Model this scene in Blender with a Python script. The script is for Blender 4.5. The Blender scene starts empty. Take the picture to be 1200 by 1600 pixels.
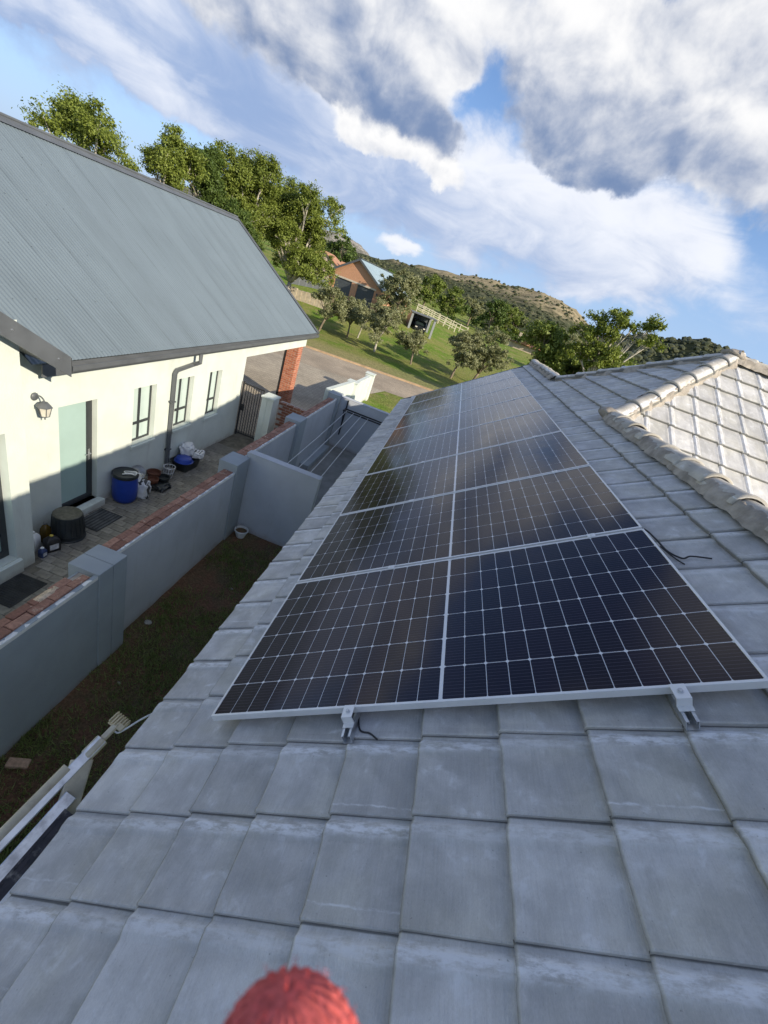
import bpy, bmesh, math, random
import numpy as np
from mathutils import Vector, Matrix, noise as mnoise
R = math.radians
sin, cos, pi = math.sin, math.cos, math.pi
SC = bpy.context.scene
COL = SC.collection

# ------------------------------------------------------------------ camera
cam_d = bpy.data.cameras.new('camera')
cam = bpy.data.objects.new('camera', cam_d)
COL.objects.link(cam)
SC.camera = cam
cam_d.sensor_fit = 'HORIZONTAL'
cam_d.sensor_width = 36.0
cam_d.lens = 651.08 / 1200.0 * 36.0
cam_d.clip_start = 0.01
cam_d.clip_end = 6000.0
CAM = Vector((0.4487, -1.2443, 2.0171))
_m = Matrix.Rotation(0.01408, 4, 'Z') @ Matrix.Rotation(1.10008, 4, 'X') @ Matrix.Rotation(0.36748, 4, 'Z')
_m.translation = CAM
cam.matrix_world = _m
cam_d.dof.use_dof = True
cam_d.dof.focus_distance = 5.0
cam_d.dof.aperture_fstop = cam_d.lens / 1.15

# ------------------------------------------------------------------ light
SUN = Vector((1.0, -0.59, 0.553)).normalized()
sun_d = bpy.data.lights.new('sun', 'SUN')
sun_d.energy = 3.2
sun_d.angle = R(0.55)
sun_d.color = (1.0, 0.88, 0.70)
sun = bpy.data.objects.new('sun', sun_d)
COL.objects.link(sun)
sun.rotation_euler = (-SUN).to_track_quat('-Z', 'Y').to_euler()
sun.location = (20, -20, 20)

SC.view_settings.view_transform = 'Standard'
SC.view_settings.look = 'None'
SC.view_settings.gamma = 1.0
SC.view_settings.use_curve_mapping = False
SC.view_settings.exposure = 1.0


class NT:
    """tiny node-tree helper"""
    def __init__(self, tree):
        self.t = tree
        self.n = tree.nodes
        self.l = tree.links

    def node(self, typ, **kw):
        nd = self.n.new(typ)
        for k, v in kw.items():
            setattr(nd, k, v)
        return nd

    def put(self, sock, v):
        if v is None:
            return
        if hasattr(v, 'is_output'):
            self.l.new(v, sock)
        elif isinstance(v, (tuple, list)):
            if sock.type == 'RGBA' and len(v) == 3:
                v = (*v, 1.0)
            sock.default_value = v
        else:
            sock.default_value = v

    def math(self, op, a, b=None, c=None, clamp=False):
        nd = self.node('ShaderNodeMath', operation=op)
        nd.use_clamp = clamp
        self.put(nd.inputs[0], a)
        if b is not None:
            self.put(nd.inputs[1], b)
        if c is not None:
            self.put(nd.inputs[2], c)
        return nd.outputs[0]

    def vmath(self, op, a, b=None):
        nd = self.node('ShaderNodeVectorMath', operation=op)
        self.put(nd.inputs[0], a)
        if b is not None:
            if op == 'SCALE':
                self.put(nd.inputs[3], b)
            else:
                self.put(nd.inputs[1], b)
        return nd.outputs[1] if op in ('DOT_PRODUCT', 'LENGTH', 'DISTANCE') else nd.outputs[0]

    def noise(self, vec, scale, detail=4.0, rough=0.55, dist=0.0):
        nd = self.node('ShaderNodeTexNoise')
        self.put(nd.inputs['Vector'], vec)
        nd.inputs['Scale'].default_value = scale
        nd.inputs['Detail'].default_value = detail
        nd.inputs['Roughness'].default_value = rough
        nd.inputs['Distortion'].default_value = dist
        return nd.outputs[0]

    def mix(self, fac, a, b, mode='MIX'):
        nd = self.node('ShaderNodeMix', data_type='RGBA', blend_type=mode)
        self.put(nd.inputs[0], fac)
        self.put(nd.inputs[6], a)
        self.put(nd.inputs[7], b)
        return nd.outputs[2]

    def ramp(self, v, a, b, lo=0.0, hi=1.0, smooth=True):
        nd = self.node('ShaderNodeMapRange')
        nd.interpolation_type = 'SMOOTHSTEP' if smooth else 'LINEAR'
        self.put(nd.inputs[0], v)
        for k, x in zip((1, 2, 3, 4), (a, b, lo, hi)):
            self.put(nd.inputs[k], x)
        return nd.outputs[0]

    def mapping(self, vec, scale=(1, 1, 1), loc=(0, 0, 0)):
        nd = self.node('ShaderNodeMapping')
        self.put(nd.inputs[0], vec)
        nd.inputs['Scale'].default_value = scale
        nd.inputs['Location'].default_value = loc
        return nd.outputs[0]

    def sep(self, v):
        nd = self.node('ShaderNodeSeparateXYZ')
        self.put(nd.inputs[0], v)
        return nd.outputs

    def comb(self, x, y, z):
        nd = self.node('ShaderNodeCombineXYZ')
        for i, v in enumerate((x, y, z)):
            self.put(nd.inputs[i], v)
        return nd.outputs[0]


# ------------------------------------------------------------------ sky
def build_world():
    w = bpy.data.worlds.new('World')
    SC.world = w
    w.use_nodes = True
    nt = NT(w.node_tree)
    nt.n.clear()
    out = nt.node('ShaderNodeOutputWorld')
    bg = nt.node('ShaderNodeBackground')
    bg.inputs[1].default_value = 0.108
    nt.l.new(bg.outputs[0], out.inputs[0])
    sky = nt.node('ShaderNodeTexSky', sky_type='NISHITA')
    sky.sun_disc = False
    sky.sun_elevation = R(25.5)
    sky.sun_rotation = R(120.5)
    sky.air_density = 1.0
    sky.dust_density = 0.6
    sky.ozone_density = 2.2
    D = nt.vmath('NORMALIZE', nt.node('ShaderNodeTexCoord').outputs['Generated'])
    z = nt.sep(D)[2]
    # slow and quick warps of the direction give the masses their torn, billowing outline
    w1 = nt.node('ShaderNodeTexNoise')
    nt.put(w1.inputs['Vector'], D)
    w1.inputs['Scale'].default_value = 5.0
    w1.inputs['Detail'].default_value = 8.0
    w1.inputs['Roughness'].default_value = 0.60
    warp = nt.vmath('SCALE', nt.vmath('SUBTRACT', w1.outputs[1], (0.5, 0.5, 0.5)), 0.17)
    DW = nt.vmath('NORMALIZE', nt.vmath('ADD', D, warp))

    def mass(az, el, wa, we, amt, tone_lo, tone_hi, soft=1.6):
        """a cloud mass: (density, tone times density); tone runs from underside to crown"""
        a, e = R(az), R(el)
        c = Vector((sin(a) * cos(e), cos(a) * cos(e), sin(e)))
        u = Vector((cos(a), -sin(a), 0))
        v = Vector((-sin(a) * sin(e), -cos(a) * sin(e), cos(e)))
        du = nt.math('DIVIDE', nt.vmath('DOT_PRODUCT', DW, tuple(u)), sin(R(wa)))
        dv = nt.math('DIVIDE', nt.vmath('DOT_PRODUCT', DW, tuple(v)), sin(R(we)))
        f = nt.ramp(nt.vmath('DOT_PRODUCT', DW, tuple(c)), 0.0, 0.2)
        r2 = nt.math('ADD', nt.math('MULTIPLY', du, du), nt.math('MULTIPLY', dv, dv))
        g = nt.math('MULTIPLY', nt.ramp(r2, soft, 0.0, 0.0, amt), f)
        tone = nt.ramp(nt.math('ADD', dv, nt.math('MULTIPLY', du, 0.18)), -0.75, 0.75, tone_lo, tone_hi)
        return g, nt.math('MULTIPLY', g, tone)

    def layer(items):
        G = T = None
        for it in items:
            g, t = mass(*it)
            G = g if G is None else nt.math('ADD', G, g)
            T = t if T is None else nt.math('ADD', T, t)
        return G, nt.math('DIVIDE', T, nt.math('ADD', G, 0.001))

    fb = nt.noise(D, 9.0, 9.0, 0.60, 0.15)
    big = nt.noise(D, 3.2, 5.0, 0.55)
    # billows, lit from the sun's side: difference of the same noise a step towards the sun
    b1 = nt.noise(nt.vmath('MULTIPLY', D, (1, 1, 1.4)), 8.0, 7.0, 0.52, 0.3)
    b2 = nt.noise(nt.vmath('MULTIPLY', nt.vmath('ADD', D, (0.016, -0.006, 0.020)), (1, 1, 1.4)), 8.0, 7.0, 0.52, 0.3)
    relief = nt.math('SUBTRACT', b1, b2)
    heaps = [(-16, 18.0, 9.5, 4.6, .62, .02, .80), (-27, 16.5, 9, 4.2, .56, .05, .62), (-10.5, 14.9, 4.0, 2.0, .58, -.1, .15), (-19, 15.2, 8, 2.2, .5, -.1, .25), (-13, 22, 6, 4, .5, .35, .9),
             (3, 21.5, 8.5, 5.0, .66, .0, 1.05), (12, 21.5, 8, 4.6, .60, .05, .95), (6, 17.3, 9, 2.6, .62, -.1, .30), (20, 18.5, 7, 4.0, .55, .2, .9), (-2, 26, 8, 4, .5, .5, 1.0),
             (-16.0, 12.2, 4.5, 1.7, .52, .75, 1.1), (-9.5, 12.2, 4.0, 1.9, .50, .6, 1.1), (17, 27, 9, 4.5, .55, .2, .95), (20.5, 5.6, 2.6, .8, .40, .8, 1.1),
             (-40, 20, 12, 5, .5, .15, .8), (36, 25, 14, 6, .55, .1, .9), (62, 20, 16, 6, .55, .1, .9), (-66, 22, 16, 7, .55, .1, .9), (92, 30, 18, 8, .55, .15, .95), (125, 22, 20, 7, .55, .1, .9),
             (160, 28, 18, 8, .55, .1, .9), (-165, 20, 18, 7, .55, .1, .9), (-130, 26, 20, 8, .55, .1, .9), (-95, 20, 16, 6, .55, .1, .9), (10, 45, 24, 11, .5, .3, .9), (-60, 48, 24, 12, .5, .3, .9), (150, 55, 30, 14, .5, .3, .9), (80, 58, 24, 12, .45, .3, .9)]
    G, T = layer(heaps)
    dens = nt.math('ADD', G, nt.math('ADD', nt.math('MULTIPLY', nt.math('SUBTRACT', fb, 0.5), 0.75), nt.math('MULTIPLY', nt.math('SUBTRACT', big, 0.5), 0.45)))
    mask = nt.ramp(dens, 0.20, 0.50)
    edge = nt.ramp(dens, 0.60, 0.26)                     # thin rims let light through
    shade = nt.math('ADD', T, nt.math('MULTIPLY', relief, 1.9))
    shade = nt.math('ADD', shade, nt.math('MULTIPLY', nt.math('SUBTRACT', fb, 0.5), 0.85))
    shade = nt.math('ADD', shade, nt.math('MULTIPLY', nt.math('SUBTRACT', nt.noise(D, 16.0, 6.0, 0.6, 0.3), 0.5), 0.65))
    shade = nt.math('ADD', shade, nt.math('MULTIPLY', edge, 0.20))
    shade = nt.ramp(shade, -0.32, 1.12)
    ccol = nt.mix(shade, (0.85, 1.25, 2.15), (4.75, 4.72, 4.7))
    # broad thin cloud beneath and between the heaps
    veils = [(-3, 10.5, 17, 6.5, .90, .40, .85), (14, 11.5, 11, 5.0, .85, .55, 1.05), (-20, 9, 12, 5, .60, .25, .5), (-41, 8.6, 10, 1.7, .70, .7, 1.1), (-44, 12.5, 9, 1.5, .6, .5, .9), (-29, 12, 12, 4.4, .75, .05, .30), (-44, 11, 12, 6, .85, .2, .60), (-11.5, 3.7, 3.2, 1.2, .75, .8, 1.2),
             (40, 12, 14, 6, .5, .4, .8), (75, 10, 25, 6, .6, .4, .8), (130, 10, 30, 6, .6, .4, .8), (-90, 10, 30, 6, .6, .4, .8), (-150, 10, 30, 6, .6, .4, .8)]
    G2, T2 = layer(veils)
    st = nt.noise(nt.vmath('MULTIPLY', D, (1.0, 1.0, 2.6)), 7.0, 8.0, 0.58, 0.6)
    m2 = nt.ramp(nt.math('ADD', G2, nt.math('MULTIPLY', nt.math('SUBTRACT', st, 0.5), 1.1)), 0.12, 0.85)
    s2 = nt.ramp(nt.math('ADD', T2, nt.math('MULTIPLY', nt.math('SUBTRACT', st, 0.5), 1.3)), 0.0, 1.1)
    tcol = nt.mix(s2, (1.5, 2.05, 3.25), (4.4, 4.5, 4.8))
    blue = nt.vmath('MULTIPLY', sky.outputs[0], (0.66, 0.72, 0.84))
    blue = nt.mix(nt.ramp(z, 0.34, 0.0, 0.0, 0.80), blue, (1.85, 2.6, 4.1))
    col = nt.mix(nt.math('MULTIPLY', m2, 0.94), blue, tcol)
    col = nt.mix(nt.math('MULTIPLY', mask, 0.97), col, ccol)
    col = nt.mix(nt.ramp(z, -0.02, -0.10), col, (0.6, 0.62, 0.5))
    nt.l.new(col, bg.inputs[0])
    w.cycles.sampling_method = 'MANUAL'
    w.cycles.sample_map_resolution = 1024


build_world()

# ------------------------------------------------------------------ mesh helpers
ORG = {}


class MB:
    def __init__(self):
        self.v = []
        self.f = []
        self.uv = None

    def add(self, vs, fs):
        o = len(self.v)
        self.v.extend([tuple(p) for p in vs])
        self.f.extend([tuple(i + o for i in f) for f in fs])
        return self

    def box(self, c, s, M=None):
        x, y, z = s[0] / 2, s[1] / 2, s[2] / 2
        vs = [Vector(p) for p in ((-x, -y, -z), (x, -y, -z), (x, y, -z), (-x, y, -z), (-x, -y, z), (x, -y, z), (x, y, z), (-x, y, z))]
        if M is not None:
            vs = [M @ p for p in vs]
        c = Vector(c)
        return self.add([p + c for p in vs], [(3, 2, 1, 0), (4, 5, 6, 7), (0, 1, 5, 4), (1, 2, 6, 5), (2, 3, 7, 6), (3, 0, 4, 7)])

    def bx(self, x0, x1, y0, y1, z0, z1):
        return self.box(((x0 + x1) / 2, (y0 + y1) / 2, (z0 + z1) / 2), (abs(x1 - x0), abs(y1 - y0), abs(z1 - z0)))

    def tube(self, pts, rad, n=8, cap=True):
        pts = [Vector(p) for p in pts]
        if not isinstance(rad, (list, tuple)):
            rad = [rad] * len(pts)
        o = len(self.v)
        t0 = (pts[1] - pts[0]).normalized()
        up = Vector((0, 0, 1)) if abs(t0.z) < 0.9 else Vector((1, 0, 0))
        a = t0.cross(up).normalized()
        for i, p in enumerate(pts):
            t = (pts[min(i + 1, len(pts) - 1)] - pts[max(i - 1, 0)]).normalized()
            a = (a - t * a.dot(t)).normalized()
            b = t.cross(a)
            for k in range(n):
                an = 2 * pi * k / n
                self.v.append(tuple(p + (a * cos(an) + b * sin(an)) * rad[i]))
        for i in range(len(pts) - 1):
            for k in range(n):
                q = (k + 1) % n
                self.f.append((o + i * n + k, o + i * n + q, o + (i + 1) * n + q, o + (i + 1) * n + k))
        if cap:
            self.f.append(tuple(o + k for k in reversed(range(n))))
            self.f.append(tuple(o + (len(pts) - 1) * n + k for k in range(n)))
        return self

    def lathe(self, prof, c=(0, 0, 0), n=24, M=None):
        o = len(self.v)
        c = Vector(c)
        for r, z in prof:
            for k in range(n):
                p = Vector((r * cos(2 * pi * k / n), r * sin(2 * pi * k / n), z))
                if M is not None:
                    p = M @ p
                self.v.append(tuple(p + c))
        for i in range(len(prof) - 1):
            for k in range(n):
                q = (k + 1) % n
                self.f.append((o + i * n + k, o + i * n + q, o + (i + 1) * n + q, o + (i + 1) * n + k))
        return self

    def prism(self, poly, d0, d1, axis='y'):
        """poly in the plane across axis; extruded from d0 to d1"""
        def mk(p, d):
            return {'y': (p[0], d, p[1]), 'x': (d, p[0], p[1]), 'z': (p[0], p[1], d)}[axis]
        n = len(poly)
        o = len(self.v)
        self.v.extend([mk(p, d0) for p in poly] + [mk(p, d1) for p in poly])
        self.f.append(tuple(o + i for i in range(n)))
        self.f.append(tuple(o + n + i for i in reversed(range(n))))
        for i in range(n):
            j = (i + 1) % n
            self.f.append((o + j, o + i, o + n + i, o + n + j))
        return self

    def bar(self, a, b, w, h, up=(0, 0, 1)):
        a, b = Vector(a), Vector(b)
        t = (b - a).normalized()
        s = t.cross(Vector(up)).normalized()
        u = s.cross(t)
        M = Matrix((s, t, u)).transposed()
        return self.box((a + b) / 2, (w, (b - a).length, h), M)

    def mesh(self, name, mat=None, smooth=False, off=(0, 0, 0)):
        me = bpy.data.meshes.new(name)
        ox, oy, oz = off
        me.from_pydata([(p[0] - ox, p[1] - oy, p[2] - oz) for p in self.v], [], self.f)
        bm = bmesh.new()
        bm.from_mesh(me)
        bmesh.ops.recalc_face_normals(bm, faces=bm.faces)
        bm.to_mesh(me)
        bm.free()
        if mat:
            me.materials.append(mat)
        if smooth:
            me.polygons.foreach_set('use_smooth', [True] * len(me.polygons))
        return me


def link(name, me, parent=None, loc=(0, 0, 0)):
    o = bpy.data.objects.new(name, me)
    COL.objects.link(o)
    loc = Vector(loc)
    ORG[o.name] = loc
    if parent is not None:
        o.parent = parent
        o.location = loc - ORG[parent.name]
    else:
        o.location = loc
    return o


def thing(name, label, cat, loc=(0, 0, 0), group=None):
    o = link(name, None, None, loc)
    o.empty_display_size = 0.2
    o['label'] = label
    o['category'] = cat
    if group:
        o['group'] = group
    return o


def tag(o, label, cat, group=None):
    o['label'] = label
    o['category'] = cat
    if group:
        o['group'] = group
    return o


def part(name, mb, mat, parent=None, smooth=False, bevel=0.0, seg=2, loc=None, auto=None):
    if loc is None:
        a = np.array(mb.v)
        lo, hi = a.min(0), a.max(0)
        loc = ((lo[0] + hi[0]) / 2, (lo[1] + hi[1]) / 2, lo[2])
    me = mb.mesh(name, mat, smooth, loc)
    o = link(name, me, parent, loc)
    if auto:
        me.polygons.foreach_set('use_smooth', [True] * len(me.polygons))
        bm = bmesh.new()
        bm.from_mesh(me)
        for e in bm.edges:
            if len(e.link_faces) == 2 and e.calc_face_angle(0) > R(auto):
                e.smooth = False
        bm.to_mesh(me)
        bm.free()
    if bevel:
        m = o.modifiers.new('bevel', 'BEVEL')
        m.width = bevel
        m.segments = seg
        m.limit_method = 'ANGLE'
        m.angle_limit = R(40)
    return o


def copy_obj(src, name, parent, M):
    """another object that shares src's mesh, at the world matrix M under parent"""
    o = src.copy()
    o.name = name
    COL.objects.link(o)
    o.parent = parent
    pm = Matrix.Translation(ORG[parent.name])
    o.matrix_local = pm.inverted() @ M
    ORG[o.name] = M.translation.copy()
    return o


def structure(o, kind='structure'):
    o['kind'] = kind
    return o


# ------------------------------------------------------------------ materials
def new_mat(name):
    m = bpy.data.materials.new(name)
    m.use_nodes = True
    nt = NT(m.node_tree)
    bs = nt.n['Principled BSDF']
    return m, nt, bs


def simple(name, col, rough=0.6, metal=0.0, var=0.12, scale=6.0, bump=0.0, bscale=60.0, spec=0.5, rnd=0.0, coat=0.0, dirt=None, dscale=1.5):
    m, nt, bs = new_mat(name)
    tc = nt.node('ShaderNodeTexCoord').outputs['Object']
    n = nt.noise(tc, scale, 6.0, 0.6)
    lo = tuple(c * (1 - var) for c in col)
    hi = tuple(min(1, c * (1 + var)) for c in col)
    c = nt.mix(nt.ramp(n, 0.3, 0.7), lo, hi)
    if rnd:
        oi = nt.node('ShaderNodeObjectInfo').outputs['Random']
        k = nt.ramp(oi, 0, 1, 1 - rnd, 1 + rnd, False)
        c = nt.vmath('SCALE', c, k)
    if dirt:
        d = nt.noise(nt.node('ShaderNodeNewGeometry').outputs['Position'], dscale, 8.0, 0.65)
        c = nt.mix(nt.ramp(d, 0.5, 0.75, 0, 0.6), c, dirt)
    nt.put(bs.inputs['Base Color'], c)
    bs.inputs['Roughness'].default_value = rough
    bs.inputs['Metallic'].default_value = metal
    bs.inputs['Specular IOR Level'].default_value = spec
    if coat:
        bs.inputs['Coat Weight'].default_value = coat
    if bump:
        b = nt.node('ShaderNodeBump')
        b.inputs['Strength'].default_value = 1.0
        b.inputs['Distance'].default_value = bump
        nt.put(b.inputs['Height'], nt.noise(tc, bscale, 5.0, 0.65))
        nt.l.new(b.outputs[0], bs.inputs['Normal'])
    return m


def mat_tile(name, base, warm=0.0):
    m, nt, bs = new_mat(name)
    uv = nt.node('ShaderNodeUVMap').outputs[0]
    u, w, _ = nt.sep(uv)
    oi = nt.node('ShaderNodeObjectInfo').outputs['Random']
    off = nt.comb(nt.math('MULTIPLY', oi, 37.0), nt.math('MULTIPLY', oi, 91.0), 0.0)
    p = nt.vmath('ADD', uv, off)
    streak = nt.noise(nt.vmath('MULTIPLY', p, (150, 9, 1)), 1.0, 4.0, 0.6)
    fine = nt.noise(nt.vmath('MULTIPLY', p, (420, 130, 1)), 1.0, 3.0, 0.75)
    blot = nt.noise(p, 5.5, 6.0, 0.62, 0.3)
    blot2 = nt.noise(nt.vmath('ADD', p, (3, 7, 0)), 13.0, 5.0, 0.6, 0.5)
    c = nt.mix(nt.ramp(blot, 0.3, 0.7), tuple(b * 0.80 for b in base), tuple(b * 1.12 for b in base))
    k = nt.math('ADD', 0.61, nt.math('ADD', nt.math('MULTIPLY', streak, 0.30), nt.math('MULTIPLY', fine, 0.46)))
    c = nt.vmath('SCALE', c, k)
    c = nt.vmath('SCALE', c, nt.ramp(oi, 0, 1, 0.86, 1.13, False))
    tint = nt.noise(nt.vmath('ADD', p, (11, 5, 0)), 3.0, 3.0)
    c = nt.mix(nt.ramp(tint, 0.42, 0.66, 0, 0.55), c, nt.vmath('MULTIPLY', c, (1.02 + warm, 1.0, 0.90)))
    # lime bloom along the side roll and at random patches
    wob = nt.math('ADD', w, nt.math('MULTIPLY', nt.math('SUBTRACT', blot2, 0.5), 0.03))
    band = nt.math('MULTIPLY', nt.ramp(wob, 0.215, 0.245), nt.ramp(wob, 0.292, 0.262))
    brk = nt.ramp(nt.noise(nt.vmath('MULTIPLY', p, (14, 40, 1)), 1.0, 5.0, 0.7), 0.36, 0.60)
    amt = nt.math('MULTIPLY', nt.math('MULTIPLY', band, brk), nt.ramp(nt.noise(off, 3.1, 0.0), 0.35, 0.6, 0.45, 1.0))
    amt2 = nt.math('MULTIPLY', nt.ramp(blot2, 0.52, 0.70), nt.ramp(blot, 0.42, 0.66, 0.0, 0.7))
    lime = nt.math('MAXIMUM', amt, amt2)
    thin = nt.math('MULTIPLY', nt.ramp(nt.math('ABSOLUTE', nt.math('SUBTRACT', wob, nt.ramp(oi, 0, 1, 0.02, 0.14, False))), 0.006, 0.0), nt.ramp(nt.noise(nt.comb(nt.math('MULTIPLY', oi, 200), 0, 0), 1.0, 0), 0.5, 0.62, 0, 0.7))
    lime = nt.math('MAXIMUM', lime, nt.math('MULTIPLY', thin, brk))
    c = nt.mix(lime, c, (0.76, 0.775, 0.80))
    # dirt at the exposed lower edge
    edge = nt.math('MULTIPLY', nt.ramp(nt.math('ADD', u, nt.math('MULTIPLY', blot2, 0.012)), 0.018, 0.004), 0.65)
    c = nt.mix(edge, c, (0.13, 0.125, 0.105))
    lapd = nt.math('MULTIPLY', nt.ramp(nt.math('ADD', w, nt.math('MULTIPLY', blot2, 0.006)), 0.2935, 0.2985), 0.75)
    c = nt.mix(lapd, c, (0.085, 0.085, 0.078))
    spk = nt.ramp(nt.noise(p, 90.0, 2.0, 0.5), 0.70, 0.78, 0, 0.5)
    c = nt.mix(spk, c, (0.12, 0.12, 0.11))
    nt.put(bs.inputs['Base Color'], c)
    bs.inputs['Roughness'].default_value = 0.82
    bs.inputs['Specular IOR Level'].default_value = 0.35
    b = nt.node('ShaderNodeBump')
    b.inputs['Strength'].default_value = 1.0
    b.inputs['Distance'].default_value = 0.0032
    h = nt.math('ADD', nt.math('MULTIPLY', fine, 0.6), nt.math('ADD', nt.math('MULTIPLY', streak, 0.7), blot2))
    nt.put(b.inputs['Height'], h)
    nt.l.new(b.outputs[0], bs.inputs['Normal'])
    return m


def mat_cell():
    m, nt, bs = new_mat('solar cell silicon')
    uv = nt.node('ShaderNodeTexCoord').outputs['Object']
    x, y, z = nt.sep(uv)
    t = nt.math('ABSOLUTE', nt.math('SUBTRACT', nt.math('FRACT', nt.math('ADD', nt.math('DIVIDE', y, 0.0178), 0.5)), 0.5))
    line = nt.ramp(t, 0.055, 0.03)
    oi = nt.node('ShaderNodeObjectInfo').outputs['Random']
    base = nt.mix(oi, (0.0095, 0.0058, 0.0115), (0.0150, 0.0085, 0.0170))
    c = nt.mix(nt.math('MULTIPLY', line, 0.5), base, (0.13, 0.12, 0.15))
    nt.put(bs.inputs['Base Color'], c)
    dust = nt.noise(nt.node('ShaderNodeNewGeometry').outputs['Position'], 2.5, 6.0, 0.65)
    nt.put(bs.inputs['Roughness'], nt.ramp(dust, 0.3, 0.7, 0.10, 0.17))
    bs.inputs['IOR'].default_value = 1.41
    return m


def mat_corrugated(name, col):
    m, nt, bs = new_mat(name)
    tc = nt.node('ShaderNodeTexCoord').outputs['Object']
    s = nt.noise(nt.vmath('MULTIPLY', tc, (0.35, 2.3, 0.35)), 1.0, 5.0, 0.6)
    n = nt.noise(tc, 0.9, 7.0, 0.65)
    c = nt.mix(nt.ramp(s, 0.35, 0.65), tuple(k * 0.93 for k in col), tuple(k * 1.05 for k in col))
    c = nt.mix(nt.ramp(n, 0.45, 0.72, 0, 0.25), c, tuple(min(1, k * 1.25) for k in col))
    # overlapping sheets: dark lap line every 0.762 m along the roof, patchy
    y = nt.sep(tc)[1]
    fr = nt.math('FRACT', nt.math('DIVIDE', y, 0.762))
    lap = nt.math('MULTIPLY', nt.ramp(fr, 0.10, 0.0), nt.ramp(nt.noise(tc, 1.3, 3.0), 0.35, 0.65, 0.15, 0.75))
    c = nt.mix(lap, c, tuple(k * 0.62 for k in col))
    nt.put(bs.inputs['Base Color'], c)
    bs.inputs['Roughness'].default_value = 0.48
    bs.inputs['Specular IOR Level'].default_value = 0.4
    return m


def mat_leaf(name, dark, light, trans=0.25):
    m, nt, bs = new_mat(name)
    r = nt.node('ShaderNodeNewGeometry').outputs['Random Per Island']
    pos = nt.node('ShaderNodeNewGeometry').outputs['Position']
    n = nt.noise(pos, 0.8, 3.0, 0.6)
    f = nt.math('ADD', nt.math('MULTIPLY', r, 0.6), nt.math('MULTIPLY', n, 0.5), clamp=True)
    c = nt.mix(f, dark, light)
    nt.put(bs.inputs['Base Color'], c)
    bs.inputs['Roughness'].default_value = 0.55
    bs.inputs['Specular IOR Level'].default_value = 0.3
    tr = nt.node('ShaderNodeBsdfTranslucent')
    nt.put(tr.inputs[0], nt.vmath('MULTIPLY', c, (1.25, 1.3, 0.7)))
    mx = nt.node('ShaderNodeMixShader')
    mx.inputs[0].default_value = trans
    nt.l.new(bs.outputs[0], mx.inputs[1])
    nt.l.new(tr.outputs[0], mx.inputs[2])
    nt.l.new(mx.outputs[0], nt.n['Material Output'].inputs[0])
    return m


def mat_plaster(name, col, stain=(0.30, 0.30, 0.27), amt=0.35):
    m, nt, bs = new_mat(name)
    pos = nt.node('ShaderNodeNewGeometry').outputs['Position']
    n = nt.noise(pos, 1.7, 7.0, 0.62)
    c = nt.mix(nt.ramp(n, 0.3, 0.7), tuple(k * 0.93 for k in col), tuple(min(1, k * 1.05) for k in col))
    s = nt.noise(nt.vmath('MULTIPLY', pos, (3.0, 3.0, 0.5)), 1.3, 6.0, 0.65)
    c = nt.mix(nt.ramp(s, 0.55, 0.78, 0, amt), c, stain)
    z = nt.sep(pos)[2]
    sp = nt.math('ADD', z, nt.math('MULTIPLY', nt.noise(pos, 3.5, 6.0, 0.7), 0.42))
    c = nt.mix(nt.ramp(sp, -3.12, -3.36, 0, 0.45), c, (0.23, 0.15, 0.10))
    nt.put(bs.inputs['Base Color'], c)
    bs.inputs['Roughness'].default_value = 0.85
    bs.inputs['Specular IOR Level'].default_value = 0.25
    b = nt.node('ShaderNodeBump')
    b.inputs['Distance'].default_value = 0.0035
    nt.put(b.inputs['Height'], nt.noise(pos, 45.0, 6.0, 0.7))
    nt.l.new(b.outputs[0], bs.inputs['Normal'])
    return m


def mat_brick(name, a, b_, pale=0.15):
    m, nt, bs = new_mat(name)
    oi = nt.node('ShaderNodeObjectInfo').outputs['Random']
    pos = nt.node('ShaderNodeNewGeometry').outputs['Position']
    c = nt.mix(oi, a, b_)
    n = nt.noise(pos, 28.0, 6.0, 0.65)
    c = nt.vmath('SCALE', c, nt.ramp(n, 0.25, 0.75, 0.68, 1.22))
    n2 = nt.noise(pos, 9.0, 6.0, 0.7)
    c = nt.mix(nt.ramp(n2, 0.58, 0.70, 0, pale), c, (0.62, 0.52, 0.42))
    nt.put(bs.inputs['Base Color'], c)
    bs.inputs['Roughness'].default_value = 0.9
    b = nt.node('ShaderNodeBump')
    b.inputs['Distance'].default_value = 0.006
    nt.put(b.inputs['Height'], nt.noise(pos, 60.0, 6.0, 0.7))
    nt.l.new(b.outputs[0], bs.inputs['Normal'])
    return m


M = {}
M['tile'] = mat_tile('concrete roof tile', (0.535, 0.533, 0.525))
M['ridge'] = mat_tile('concrete ridge tile', (0.50, 0.475, 0.425), 0.02)
M['mortar'] = simple('ridge mortar', (0.34, 0.305, 0.26), 0.95, var=0.3, scale=9, bump=0.010, bscale=38)
M['deck'] = simple('roof underlay', (0.10, 0.10, 0.095), 0.9)
M['alu'] = simple('anodised aluminium frame', (0.74, 0.75, 0.76), 0.36, 0.25, var=0.05)
M['galv'] = simple('galvanised steel', (0.58, 0.60, 0.62), 0.36, 0.85, var=0.15, scale=40)
M['sheet'] = simple('white backsheet', (0.72, 0.73, 0.75), 0.16, var=0.03, spec=0.5)
M['cell'] = mat_cell()
M['black'] = simple('black rubber', (0.018, 0.018, 0.02), 0.5, var=0.3)
M['roofblue'] = mat_corrugated('blue grey corrugated steel', (0.142, 0.180, 0.206))
M['trim'] = simple('dark grey painted metal', (0.100, 0.110, 0.120), 0.42, var=0.12, scale=3)
M['cream'] = mat_plaster('cream green plaster', (0.62, 0.675, 0.63), amt=0.24)
M['greywall'] = mat_plaster('grey plaster', (0.46, 0.49, 0.53), amt=0.40)
M['greypier'] = mat_plaster('darker grey plaster', (0.31, 0.35, 0.38), amt=0.25)
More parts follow.
